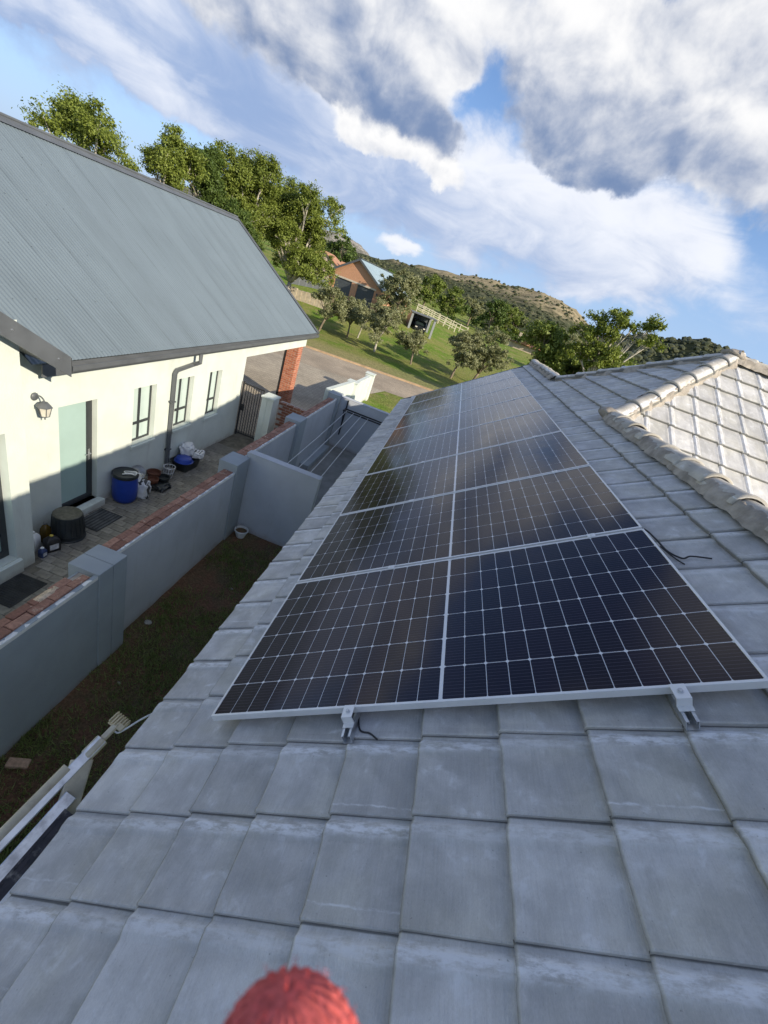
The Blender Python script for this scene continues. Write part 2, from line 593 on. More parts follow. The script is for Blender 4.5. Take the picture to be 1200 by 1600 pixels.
M['whiteplaster'] = simple('white plaster edge', (0.74, 0.74, 0.71), 0.85, var=0.1, bump=0.006, bscale=30)
M['brick'] = mat_brick('worn red brick', (0.20, 0.095, 0.068), (0.36, 0.20, 0.145), 0.75)
M['brickclean'] = mat_brick('red face brick', (0.37, 0.12, 0.065), (0.52, 0.21, 0.12), 0.1)
M['brickfar'] = mat_brick('orange face brick', (0.58, 0.30, 0.175), (0.62, 0.34, 0.21), 0.5)
M['mortarjoint'] = simple('mortar joint', (0.42, 0.38, 0.33), 0.95, var=0.2, scale=12)
M['frame'] = simple('charcoal window frame', (0.035, 0.04, 0.045), 0.4, var=0.1)
M['pane'] = simple('pale frosted pane', (0.50, 0.61, 0.58), 0.12, var=0.06, scale=1.5, coat=0.3)
M['doorpane'] = simple('sea green frosted door glass', (0.36, 0.50, 0.47), 0.38, var=0.05, scale=1.2)
M['darkglass'] = simple('dark glass', (0.02, 0.03, 0.03), 0.08, var=0.1)
M['clear'] = simple('lamp glass', (0.62, 0.60, 0.52), 0.12, var=0.1)
M['bluedrum'] = simple('blue plastic', (0.012, 0.045, 0.30), 0.38, var=0.15, scale=3)
M['blackplastic'] = simple('black plastic', (0.016, 0.021, 0.024), 0.42, var=0.25, scale=5)
M['binbase'] = simple('dusty plastic', (0.10, 0.097, 0.075), 0.8, var=0.3, scale=14)
M['white'] = simple('white plastic', (0.72, 0.74, 0.75), 0.4, var=0.06)
M['bag'] = simple('white printed sack', (0.62, 0.64, 0.66), 0.5, var=0.08, scale=12)
M['ink'] = simple('dark print', (0.05, 0.055, 0.06), 0.6)
M['brown'] = simple('brown clay', (0.12, 0.045, 0.025), 0.7, var=0.25)
M['amber'] = simple('amber bottle', (0.09, 0.055, 0.008), 0.2, var=0.2)
M['yellow'] = simple('yellow cap', (0.42, 0.33, 0.05), 0.5)
M['label'] = simple('paper label', (0.55, 0.56, 0.58), 0.6, var=0.2, scale=30)
M['matrub'] = simple('ribbed rubber mat', (0.030, 0.032, 0.034), 0.85, var=0.3)
M['matgrey'] = simple('grey mat pile', (0.085, 0.09, 0.095), 0.95, var=0.3)
M['paver'] = simple('grey concrete paver', (0.205, 0.195, 0.17), 0.9, var=0.2, scale=14, rnd=0.22, bump=0.004, bscale=55, dirt=(0.13, 0.115, 0.09), dscale=2.5)
M['sandjoint'] = simple('jointing sand', (0.13, 0.12, 0.095), 0.95, var=0.3)
M['slab'] = simple('cement slab', (0.235, 0.235, 0.22), 0.9, var=0.18, scale=1.6, bump=0.004, bscale=40, dirt=(0.15, 0.145, 0.13), dscale=1.1)
M['bark'] = simple('grey bark', (0.20, 0.16, 0.115), 0.9, var=0.35, scale=6, bump=0.02, bscale=14)
M['palebark'] = simple('pale bark', (0.40, 0.37, 0.31), 0.85, var=0.3, scale=5, bump=0.015, bscale=14)
M['leafbig'] = mat_leaf('tree leaf', (0.060, 0.095, 0.014), (0.260, 0.310, 0.060))
M['leafolive'] = mat_leaf('olive leaf', (0.130, 0.150, 0.070), (0.340, 0.345, 0.190))
M['leafdark'] = mat_leaf('dark tree leaf', (0.032, 0.065, 0.016), (0.130, 0.185, 0.040))
M['leafbelt'] = mat_leaf('bush leaf', (0.065, 0.110, 0.020), (0.240, 0.290, 0.065))
M['grassblade'] = mat_leaf('grass blade', (0.110, 0.155, 0.040), (0.270, 0.300, 0.110))
M['hedge'] = mat_leaf('scrub leaf', (0.036, 0.050, 0.022), (0.105, 0.110, 0.050), 0.1)
M['cord'] = simple('white cord', (0.70, 0.71, 0.70), 0.7)
M['fibre'] = simple('cream fibreglass', (0.56, 0.51, 0.38), 0.5, var=0.15, scale=8, dirt=(0.25, 0.2, 0.15), dscale=6)
M['aluold'] = simple('scuffed aluminium', (0.74, 0.76, 0.79), 0.33, 0.5, var=0.15, scale=12, dirt=(0.20, 0.20, 0.22), dscale=9)
M['wire'] = simple('galvanised wire', (0.62, 0.64, 0.66), 0.5, 0.3)
M['wool'] = simple('red wool', (0.58, 0.125, 0.115), 0.95, var=0.3, scale=700, spec=0.1)
M['woolfuzz'] = simple('red wool fuzz', (0.62, 0.10, 0.10), 0.95, var=0.2, spec=0.1)
M['garage'] = simple('dark grey garage door', (0.075, 0.085, 0.095), 0.45, var=0.1)
M['farroof'] = mat_corrugated('far blue steel', (0.27, 0.36, 0.42))
M['lintel'] = simple('pale lintel', (0.62, 0.55, 0.46), 0.85)
M['fencewhite'] = simple('cream painted timber', (0.62, 0.57, 0.42), 0.8, var=0.15)
M['terracotta'] = simple('terracotta roof', (0.42, 0.22, 0.13), 0.85, var=0.2, scale=3)
M['kerb'] = simple('tan kerb stone', (0.38, 0.27, 0.16), 0.9, var=0.2, scale=2)
M['beige'] = simple('beige stone wall', (0.42, 0.36, 0.27), 0.9, var=0.2, scale=2.5, bump=0.02, bscale=9)
M['rock'] = simple('pale rock', (0.32, 0.30, 0.28), 0.95, var=0.3, scale=0.02)
M['vehicle'] = simple('dark vehicle paint', (0.012, 0.014, 0.018), 0.22, var=0.1, coat=0.5)
M['postgrey'] = simple('pale grey steel', (0.24, 0.26, 0.27), 0.6, var=0.1)


def mat_ground():
    m, nt, bs = new_mat('veld grass ground')
    pos = nt.node('ShaderNodeNewGeometry').outputs['Position']
    x, y, z = nt.sep(pos)
    n = nt.noise(pos, 0.16, 6.0, 0.6, 0.4)
    n2 = nt.noise(pos, 1.1, 6.0, 0.68)
    n3 = nt.noise(pos, 7.0, 6.0, 0.75)
    c = nt.mix(nt.ramp(n, 0.40, 0.58), (0.130, 0.215, 0.028), (0.215, 0.235, 0.065))
    c = nt.mix(nt.ramp(n2, 0.50, 0.68, 0, 0.75), c, (0.30, 0.255, 0.12))
    band = nt.math('ADD', nt.math('SUBTRACT', y, nt.math('MULTIPLY', x, 0.2)), nt.math('MULTIPLY', nt.math('SUBTRACT', n2, 0.5), 3.0))
    dry = nt.math('MULTIPLY', nt.ramp(band, 31.2, 32.5), nt.ramp(band, 37.0, 34.5))
    c = nt.mix(nt.math('MULTIPLY', dry, 0.62), c, (0.32, 0.275, 0.145))
    c = nt.vmath('SCALE', c, nt.ramp(n3, 0.25, 0.75, 0.55, 1.4))
    nt.put(bs.inputs['Base Color'], c)
    bs.inputs['Roughness'].default_value = 0.95
    bs.inputs['Specular IOR Level'].default_value = 0.1
    b = nt.node('ShaderNodeBump')
    b.inputs['Distance'].default_value = 0.12
    nt.put(b.inputs['Height'], nt.noise(pos, 9.0, 7.0, 0.75))
    nt.l.new(b.outputs[0], bs.inputs['Normal'])
    return m


def mat_soil():
    m, nt, bs = new_mat('red brown soil')
    pos = nt.node('ShaderNodeNewGeometry').outputs['Position']
    n = nt.noise(pos, 2.2, 7.0, 0.65, 0.3)
    n3 = nt.noise(pos, 30.0, 6.0, 0.75)
    c = nt.mix(nt.ramp(n, 0.35, 0.62), (0.185, 0.100, 0.062), (0.135, 0.105, 0.058))
    c = nt.vmath('SCALE', c, nt.ramp(n3, 0.25, 0.75, 0.5, 1.5))
    nt.put(bs.inputs['Base Color'], c)
    bs.inputs['Roughness'].default_value = 1.0
    bs.inputs['Specular IOR Level'].default_value = 0.1
    b = nt.node('ShaderNodeBump')
    b.inputs['Distance'].default_value = 0.03
    nt.put(b.inputs['Height'], nt.noise(pos, 24.0, 8.0, 0.75))
    nt.l.new(b.outputs[0], bs.inputs['Normal'])
    return m


def mat_paving(name, a, b_, sx, sy, rot=0.0):
    """interlocking paving too far away to tell the blocks apart"""
    m, nt, bs = new_mat(name)
    pos = nt.node('ShaderNodeNewGeometry').outputs['Position']
    mp = nt.node('ShaderNodeMapping')
    nt.put(mp.inputs[0], pos)
    mp.inputs['Rotation'].default_value = (0, 0, rot)
    br = nt.node('ShaderNodeTexBrick')
    nt.put(br.inputs['Vector'], mp.outputs[0])
    br.inputs['Scale'].default_value = 1.0
    br.inputs['Brick Width'].default_value = sx
    br.inputs['Row Height'].default_value = sy
    br.inputs['Mortar Size'].default_value = 0.012
    nt.put(br.inputs['Color1'], (*a, 1))
    nt.put(br.inputs['Color2'], (*b_, 1))
    nt.put(br.inputs['Mortar'], (*(k * 0.6 for k in a), 1))
    n = nt.noise(pos, 0.5, 6.0, 0.65)
    c = nt.vmath('SCALE', br.outputs[0], nt.ramp(n, 0.3, 0.7, 0.8, 1.15))
    nt.put(bs.inputs['Base Color'], c)
    bs.inputs['Roughness'].default_value = 0.9
    return m


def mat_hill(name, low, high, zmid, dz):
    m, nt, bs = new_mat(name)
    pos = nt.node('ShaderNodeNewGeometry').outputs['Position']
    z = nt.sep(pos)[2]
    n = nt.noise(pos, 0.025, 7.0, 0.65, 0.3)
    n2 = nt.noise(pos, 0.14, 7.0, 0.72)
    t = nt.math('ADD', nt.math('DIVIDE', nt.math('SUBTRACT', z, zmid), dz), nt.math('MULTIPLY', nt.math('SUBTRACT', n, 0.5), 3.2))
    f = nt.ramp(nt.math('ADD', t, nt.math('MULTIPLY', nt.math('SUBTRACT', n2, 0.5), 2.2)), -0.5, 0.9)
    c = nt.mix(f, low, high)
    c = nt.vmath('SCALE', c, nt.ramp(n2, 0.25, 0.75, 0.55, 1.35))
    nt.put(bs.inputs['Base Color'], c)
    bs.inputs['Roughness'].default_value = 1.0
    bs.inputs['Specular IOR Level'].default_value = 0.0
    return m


M['ground'] = mat_ground()
M['soil'] = mat_soil()
M['drive'] = mat_paving('driveway paving', (0.36, 0.315, 0.245), (0.43, 0.375, 0.29), 0.22, 0.11, 0.75)
M['road'] = mat_paving('road paving', (0.34, 0.285, 0.215), (0.41, 0.335, 0.25), 0.24, 0.12, 0.2)
M['hill'] = mat_hill('bush and grass hillside with shaded foot', (0.070, 0.080, 0.048), (0.30, 0.255, 0.165), 23.0, 11.0)  # dark low colour mixes bush with cloud shade painted over the lower slope
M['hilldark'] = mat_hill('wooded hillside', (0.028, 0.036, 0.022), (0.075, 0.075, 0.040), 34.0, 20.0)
M['mountain'] = mat_hill('grey rocky mountain', (0.15, 0.15, 0.13), (0.33, 0.31, 0.28), 50.0, 30.0)

# ------------------------------------------------------------------ terrain and far setting
def sstep(a, b, x):
    t = np.clip((x - a) / (b - a), 0, 1)
    return t * t * (3 - 2 * t)


def terr(x, y):
    x = np.asarray(x, float)
    y = np.asarray(y, float)
    left = sstep(4.0, -12.0, x)
    z = -3.53 + sstep(43, 63, y) * (0.9 + 1.9 * left) + sstep(58, 95, y) * (2.2 - 1.2 * left) + sstep(95, 200, y) * 3.0
    z = z + sstep(14, -20, y) * 0.0
    return z


def build_terrain():
    xs = np.concatenate([np.linspace(-2600, -140, 14), np.linspace(-120, 120, 121), np.linspace(140, 2600, 14)])
    ys = np.concatenate([np.linspace(-1500, -60, 10), np.linspace(-50, 40, 46), np.linspace(41, 150, 110), np.linspace(160, 3000, 30)])
    X, Y = np.meshgrid(xs, ys)
    Z = terr(X, Y)
    nx, ny = len(xs), len(ys)
    idx = np.arange(nx * ny).reshape(ny, nx)
    q = np.stack([idx[:-1, :-1], idx[:-1, 1:], idx[1:, 1:], idx[1:, :-1]], -1).reshape(-1, 4)
    me = bpy.data.meshes.new('ground')
    me.from_pydata(np.stack([X, Y, Z], -1).reshape(-1, 3).tolist(), [], q.tolist())
    me.materials.append(M['ground'])
    me.polygons.foreach_set('use_smooth', [True] * len(me.polygons))
    structure(link('ground', me))


build_terrain()


def sheet(name, pts, z, mat, kind='structure'):
    mb = MB()
    mb.add([(p[0], p[1], z) for p in pts], [tuple(range(len(pts)))])
    o = part(name, mb, mat)
    return structure(o, kind)


def kerb_y(x):
    return 31.3 + 0.19 * x


sheet('road', [(-90, kerb_y(-90) - 5.6), (90, kerb_y(90) - 5.6), (90, kerb_y(90)), (-90, kerb_y(-90))], -3.522, M['road'])
sheet('driveway', [(-16, 11.0), (-4.4, 11.0), (-4.4, 12.6), (-3.32, 13.6), (-3.32, 22.2), (-2.6, kerb_y(-2.6) - 5.6), (-16, kerb_y(-16) - 5.6)], -3.514, M['drive'])
kb = MB()
for i in range(60):
    xa, xb = -60 + i * 2, -60 + i * 2 + 1.985
    kb.prism([(xa, kerb_y(xa)), (xb, kerb_y(xb)), (xb, kerb_y(xb) + 0.22), (xa, kerb_y(xa) + 0.22)], -3.6, -3.41, 'z')
structure(part('kerb', kb, M['kerb']))


def hill_mesh(name, prof, r0, r1, r2, mat, seed, amp, base=-2.0, daz=0.5, floor=0.0):
    """prof: list of (azimuth, elevation angle) of the crest as seen from the roof; crest at r1"""
    az = np.arange(prof[0][0], prof[-1][0] + 1e-6, daz)
    el = np.interp(az, [p[0] for p in prof], [p[1] for p in prof])
    rs = np.concatenate([np.linspace(r0, r1, 30), np.linspace(r1, r2, 12)[1:]])
    V = []
    for a, e in zip(az, el):
        top = 2.0 + math.tan(R(e)) * r1
        for r in rs:
            t = (r - r0) / (r1 - r0) if r <= r1 else 1 - (r - r1) / (r2 - r1)
            t = max(0, min(1, t))
            s = t ** 1.25 * (1 - 0.25 * t) / 0.75
            x, y = CAM.x + r * sin(R(a)), CAM.y + r * cos(R(a))
            nz = mnoise.fractal(Vector((x * 0.012 + seed, y * 0.012, 0)), 1.0, 2.0, 6)
            nz2 = mnoise.fractal(Vector((x * 0.06 + seed, y * 0.06, 3)), 1.0, 2.0, 4)
            fade = max(0.12, 1 - abs(t)) if r <= r1 else 0.2
            V.append((x, y, base + (top - base) * s + amp * t * (nz * fade * 1.4 + nz2 * 0.16)))
    n = len(rs)
    F = [(i * n + j, (i + 1) * n + j, (i + 1) * n + j + 1, i * n + j + 1) for i in range(len(az) - 1) for j in range(n - 1)]
    me = bpy.data.meshes.new(name)
    me.from_pydata(V, [], F)
    me.materials.append(mat)
    me.polygons.foreach_set('use_smooth', [True] * len(F))
    o = structure(link(name, me))
    return np.array(V).reshape(len(az), n, 3), o


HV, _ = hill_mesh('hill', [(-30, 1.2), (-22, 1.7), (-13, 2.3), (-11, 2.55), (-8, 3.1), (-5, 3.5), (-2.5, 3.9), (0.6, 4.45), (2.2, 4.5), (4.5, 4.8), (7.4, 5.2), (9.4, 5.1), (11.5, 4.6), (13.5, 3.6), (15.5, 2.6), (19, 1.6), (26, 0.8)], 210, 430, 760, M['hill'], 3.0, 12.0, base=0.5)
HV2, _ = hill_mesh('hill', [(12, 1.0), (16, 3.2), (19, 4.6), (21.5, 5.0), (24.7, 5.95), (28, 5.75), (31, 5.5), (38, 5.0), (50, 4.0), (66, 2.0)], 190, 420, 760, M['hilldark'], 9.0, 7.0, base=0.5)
hill_mesh('mountain', [(-46, 0.8), (-34, 1.6), (-24, 2.6), (-19, 3.15), (-16.4, 3.15), (-14.8, 3.0), (-13.4, 2.6), (-12.2, 1.4), (-10, 0.8)], 900, 1300, 2000, M['mountain'], 21.0, 26.0, base=0.0)


def scrub(name, HVs, n, seed, size):
    """low bushes dotted over a hillside, one mass"""
    rng = np.random.default_rng(seed)
    bm = bmesh.new()
    bmesh.ops.create_icosphere(bm, subdivisions=1, radius=1.0)
    bv = np.array([v.co[:] for v in bm.verts])
    bf = np.array([[v.index for v in f.verts] for f in bm.faces])
    bm.free()
    VV, FF = [], []
    for k in range(n):
        i = rng.random() * (HVs.shape[0] - 2)
        j = (rng.random() ** 0.8) * 31
        a, b = int(i), int(j)
        p = HVs[a, b] + (HVs[a + 1, b] - HVs[a, b]) * (i - a) + (HVs[a, b + 1] - HVs[a, b]) * (j - b)
        dens = mnoise.noise(Vector((p[0] * 0.02, p[1] * 0.02, seed)))
        hgt = j / 31
        if rng.random() < 0.30 + 0.75 * hgt - dens * 0.5 - 0.15:
            continue
        s = size * (0.5 + rng.random() ** 2 * 1.4)
        w = bv * (s * np.array([1.1, 1.1, 0.75])) * (1 + 0.35 * (rng.random((len(bv), 1)) - 0.5))
        FF.append(bf + len(VV) * len(bv))
        VV.append(w + p + np.array([0, 0, s * 0.3]))
    V = np.concatenate(VV)
    F = np.concatenate(FF)
    me = bpy.data.meshes.new(name)
    me.from_pydata(V.tolist(), [], F.tolist())
    me.materials.append(M['hedge'])
    structure(link(name, me), 'stuff')


scrub('hillside_scrub', HV, 8000, 5, 0.85)
scrub('hillside_scrub', HV2, 8000, 6, 1.35)

# ------------------------------------------------------------------ the tiled house under the panels
TH = R(35.555)
CT, ST = cos(TH), sin(TH)
NR = Vector((-ST, 0, CT))
rnd = random.Random(7)


def RP(u, y, h=0.0):
    """point on the panelled roof slope: u up the slope, y along the eave, h above the panel plane"""
    return Vector((u * CT, y, u * ST)) + NR * h


house = thing('tiled_house', 'house with the grey concrete tiled roof that carries the solar panels', 'house', (2.4, 4.0, -3.5))

GA, WT = 0.3115, 0.302
TPROF = [(-0.004, 0.0085), (0.001, 0.0115), (0.030, 0.0070), (0.210, 0.0035), (0.228, 0.0115), (0.260, 0.0115), (0.282, -0.0015), (0.3045, -0.003)]


def tile_mesh(seed, length=0.375):
    rg = random.Random(seed)
    me = bpy.data.meshes.new('roof_tile')
    sta = [0.0, 0.010, 0.17, length]
    vs, uv = [], []
    jit = [rg.uniform(-0.004, 0.004) for _ in TPROF]
    for a in sta:
        for k, (w, h) in enumerate(TPROF):
            aa = a + (jit[k] if a < 0.1 else 0)
            z = 0.031 * (1 - a / GA) + h - (0.006 if a == 0.0 else 0)
            vs.append((aa, w, z))
            uv.append((a, w))
    n = len(TPROF)
    fs = [(i * n + k, (i + 1) * n + k, (i + 1) * n + k + 1, i * n + k + 1) for i in range(len(sta) - 1) for k in range(n - 1)]
    o = len(vs)
    for k, (w, h) in enumerate(TPROF):                 # lower edge of the front face
        vs.append((jit[k] + 0.004, w, 0.031 + h - 0.035))
        uv.append((0.0, w))
    fs += [(o + k, k, k + 1, o + k + 1) for k in range(n - 1)]
    o2 = len(vs)
    for i, a in enumerate(sta):                        # side lap face towards the lower y
        vs.append((a, TPROF[0][0], 0.031 * (1 - a / GA) - 0.012))
        uv.append((a + 0.03, 0.0))
    fs += [(o2 + i, o2 + i + 1, (i + 1) * n, i * n) for i in range(len(sta) - 1)]
    me.from_pydata(vs, [], fs)
    lay = me.uv_layers.new(name='tile')
    for lp in me.loops:
        lay.data[lp.index].uv = uv[lp.vertex_index]
    me.materials.append(M['tile'])
    return me


TILES = [tile_mesh(s) for s in range(5)]


def facet_frame(a, w, n, o):
    m = Matrix((a, w, n)).transposed().to_4x4()
    m.translation = o
    return m


def cut_mesh(me, mw, planes):
    """copy of a tile mesh trimmed by world planes (point, normal to drop); None when nothing is left"""
    bm = bmesh.new()
    bm.from_mesh(me)
    inv = mw.inverted()
    for p, nrm in planes:
        lp = inv @ Vector(p)
        ln = (inv.to_3x3() @ Vector(nrm))
        bmesh.ops.bisect_plane(bm, geom=bm.verts[:] + bm.edges[:] + bm.faces[:], plane_co=lp, plane_no=ln, clear_outer=True)
    if not bm.faces:
        bm.free()
        return None
    m2 = bpy.data.meshes.new('roof_tile')
    bm.to_mesh(m2)
    bm.free()
    m2.materials.append(M['tile'])
    return m2


PA, PB = Vector((2.38, 3.82, 1.60)), Vector((2.38, 7.0, 1.60))
APX = Vector((3.97, 5.41, 2.737))
tile_list = []         # (priority, mesh, matrix)


def visible(p):
    q = cam.matrix_world.inverted() @ p
    if q.z > -0.05:
        return False
    px, py = 600 + 651.08 * q.x / -q.z, 800 - 651.08 * q.y / -q.z
    return -70 < px < 1270 and -60 < py < 1690


def place(me, mw, planes=()):
    jit = Matrix.Rotation(rnd.uniform(-0.006, 0.006), 4, 'Z') @ Matrix.Rotation(rnd.uniform(-0.004, 0.004), 4, 'X')
    m2 = mw @ Matrix.Translation((rnd.uniform(-0.003, 0.003), rnd.uniform(-0.0015, 0.0015), rnd.uniform(0, 0.0016))) @ jit
    if planes:
        me = cut_mesh(me, m2, planes)
        if me is None:
            return
    c = m2 @ Vector((0.16, 0.15, 0.02))
    u = c.x * CT + c.z * ST
    under = (0.12 < u < 2.22 and 0.10 < c.y < 9.15 and c.x < 2.2)
    pr = (c - CAM).length + (1000 if under or not visible(c) else 0)
    tile_list.append((pr, me, m2))


H0 = -0.116
for k in range(-2, 17):
    for j in range(-12, 33):
        u, y = 0.1095 + GA * k, -0.082 + WT * j
        o = RP(u, y, H0)
        mw = facet_frame(Vector((CT, 0, ST)), Vector((0, 1, 0)), NR, o)
        me = TILES[rnd.randrange(5)]
        if k <= 7:
            place(me, mw)
        elif k == 8:
            place(me, mw, [((2.44, 0, 0), (1, 0, 0))] if not (3.9 < y < 6.6) else [])
        else:
            x1 = o.x + 0.3
            if y + WT < PA.y - 0.1 or y > PB.y + 0.1:
                continue
            lo, hi = PA.y + (o.x - PA.x), PB.y - (o.x - PB.x)
            if y + WT < lo or y > hi:
                continue
            place(me, mw, [(PA, (1, -1, 0)), (PB, (1, 1, 0))])
# sunlit slope of the rear wing, facing the camera
NF = Vector((0, -ST, CT))
s0 = (APX.y - 0.0) / CT
for k in range(0, 12):
    for j in range(-22, 12):
        y = 2.25 + k * GA * CT
        z = APX.z - (APX.y - y) * (ST / CT)
        x = 3.97 - j * WT
        o = Vector((x, y, z)) + NF * (-0.045)
        if y > APX.y + 0.02:
            continue
        mw = facet_frame(Vector((0, CT, ST)), Vector((-1, 0, 0)), NF, o)
        pl = [(APX, (0, 1, 0))] if y + 0.32 > APX.y else []
        if x - WT - (y + 0.32) < PA.x - PA.y + 0.1:
            if x - y < PA.x - PA.y - 0.05:
                continue
            pl = pl + [(PA + Vector((0.0, 0, 0)), (-1, 1, 0))]
        if y < PA.y - 0.2 and x < 2.62:
            continue
        place(TILES[rnd.randrange(5)], mw, pl)

# the slope beyond the ridge, out of sight from here
NX = Vector((ST, 0, CT))
for k in range(0, 10):
    for j in range(0, 25):
        o = Vector((2.40, 3.2 - j * WT, 1.585)) - Vector((-CT, 0, ST)) * (0.31 + k * GA) + NX * 0.0
        tile_list.append((5000, TILES[rnd.randrange(5)], facet_frame(Vector((-CT, 0, ST)), Vector((0, -1, 0)), NX, o)))
tile_list.sort(key=lambda t: t[0])
for i, (pr, me, mw) in enumerate(tile_list[:299]):
    o = bpy.data.objects.new('roof_tile', me)
    COL.objects.link(o)
    o.parent = house
    o.matrix_local = Matrix.Translation(ORG[house.name]).inverted() @ mw
# the rest of the tiles (hidden under the panels or out of view) as one part
bmr = bmesh.new()
for pr, me, mw in tile_list[299:]:
    tmp = me.copy()
    tmp.transform(Matrix.Translation(-ORG[house.name]) @ mw)
    bmr.from_mesh(tmp)
    bpy.data.meshes.remove(tmp)
rest = bpy.data.meshes.new('roof_tile_field')
bmr.to_mesh(rest)
bmr.free()
rest.materials.append(M['tile'])
ro = link('roof_tile_field', rest, house, ORG[house.name])
ro['kind'] = 'stuff'

# underlay, walls, verge of the tiled house
dk = MB()
dk.add([RP(-0.47, -3.7, -0.135), RP(-0.47, 9.86, -0.135), RP(2.93, 9.86, -0.135), RP(2.93, -3.7, -0.135)], [(0, 1, 2, 3)])
dk.add([PA + Vector((-0.05, 0, -0.11)), PB + Vector((-0.05, 0, -0.11)), APX + Vector((0, 0, -0.09))], [(0, 1, 2)])
dk.add([(2.39, -3.7, 1.54), (2.39, 9.86, 1.54), (5.2, 9.86, -0.47), (5.2, -3.7, -0.47)], [(3, 2, 1, 0)])
e0, e1 = APX + Vector((0, 0, -0.06)), Vector((9.5, APX.y, APX.z - 0.06))
dk.add([e0, e1, Vector((9.5, 1.6, e1.z - (APX.y - 1.6) * ST / CT)), Vector((2.42, 1.6, e1.z - (APX.y - 1.6) * ST / CT)), PA + Vector((0.02, 0, -0.05))], [(0, 1, 2, 3, 4)])
dk.add([e0, e1, Vector((9.5, 9.2, e1.z - (9.2 - APX.y) * ST / CT)), Vector((2.42, 9.2, e1.z - (9.2 - APX.y) * ST / CT)), PB + Vector((0.02, 0, -0.05))], [(0, 1, 2, 3, 4)])
part('roof_underlay', dk, M['deck'], house)
wl = MB()
wl.bx(0.12, 0.34, -3.5, 9.55, -3.5, -0.25)
wl.bx(5.0, 9.4, 2.0, 8.9, -3.5, -0.4)
wl.bx(1.6, 6.0, 9.6, 13.6, -3.5, 0.2)  # unseen wing added to keep sun off the end wall of the yard
wl.prism([(1.6, 0.2), (6.0, 0.2), (3.8, 1.15)], 9.7, 13.6, 'y')  # gable top of the added sun-blocking wing
part('wall', wl, M['cream'], house)
gb = MB()
gb.add([(0.12, 9.55, -3.5), (4.7, 9.55, -3.5), (4.7, 9.55, -0.2), (2.38, 9.55, 1.46), (0.12, 9.55, -0.15)], [(0, 1, 2, 3, 4)])
gb.add([(0.12, 9.45, -3.5), (4.7, 9.45, -3.5), (4.7, 9.45, -0.2), (2.38, 9.45, 1.46), (0.12, 9.45, -0.15)], [(4, 3, 2, 1, 0)])
part('gable_wall', gb, M['cream'], house)
vg = MB()
for (a, b) in ((RP(-0.5, 9.90, -0.16), RP(2.93, 9.90, -0.16)), (Vector((2.39, 9.9, 1.56)), Vector((5.2, 9.9, -0.45)))):
    vg.bar(a, b, 0.024, 0.16, (0, 0, 1))
part('verge_board', vg, M['trim'], house)
fs = MB()
fs.bar(RP(-0.44, -3.7, -0.20), RP(-0.44, 9.88, -0.20), 0.02, 0.14)
fs.add([RP(-0.44, -3.7, -0.24), RP(-0.44, 9.88, -0.24), (0.2, 9.88, RP(-0.44, 0, -0.24).z), (0.2, -3.7, RP(-0.44, 0, -0.24).z)], [(0, 1, 2, 3)])
part('fascia', fs, M['trim'], house)


def ridge_mesh(seed, L=0.41, r=0.106):
    rg = random.Random(seed)
    n = 10
    vs, uv, fs = [], [], []
    sta = [(0.0, 1.07), (0.035, 1.085), (0.055, 1.0), (L * 0.55, 0.985), (L, 0.955)]
    for i, (a, k) in enumerate(sta):
        for q in range(n + 1):
            an = pi * q / n
            rr = r * k * (1 + rg.uniform(-0.008, 0.008))
            vs.append((a, rr * cos(an), rr * 0.80 * sin(an)))
            uv.append((a + 0.05, 0.05 + 0.28 * q / n))
    m = n + 1
    fs = [(i * m + q, (i + 1) * m + q, (i + 1) * m + q + 1, i * m + q + 1) for i in range(len(sta) - 1) for q in range(n)]
    o = len(vs)
    for q in range(n + 1):
        an = pi * q / n
        vs.append((0.002, r * 0.93 * cos(an), r * 0.70 * sin(an)))
        uv.append((0.0, 0.05))
    fs += [(o + q, q, q + 1, o + q + 1) for q in range(n)]
    me = bpy.data.meshes.new('ridge_tile')
    me.from_pydata(vs, [], fs)
    lay = me.uv_layers.new(name='tile')
    for lp in me.loops:
        lay.data[lp.index].uv = uv[lp.vertex_index]
    me.materials.append(M['ridge'])
    me.polygons.foreach_set('use_smooth', [True] * len(me.polygons))
    return me


RIDGES = [ridge_mesh(s) for s in range(3)]


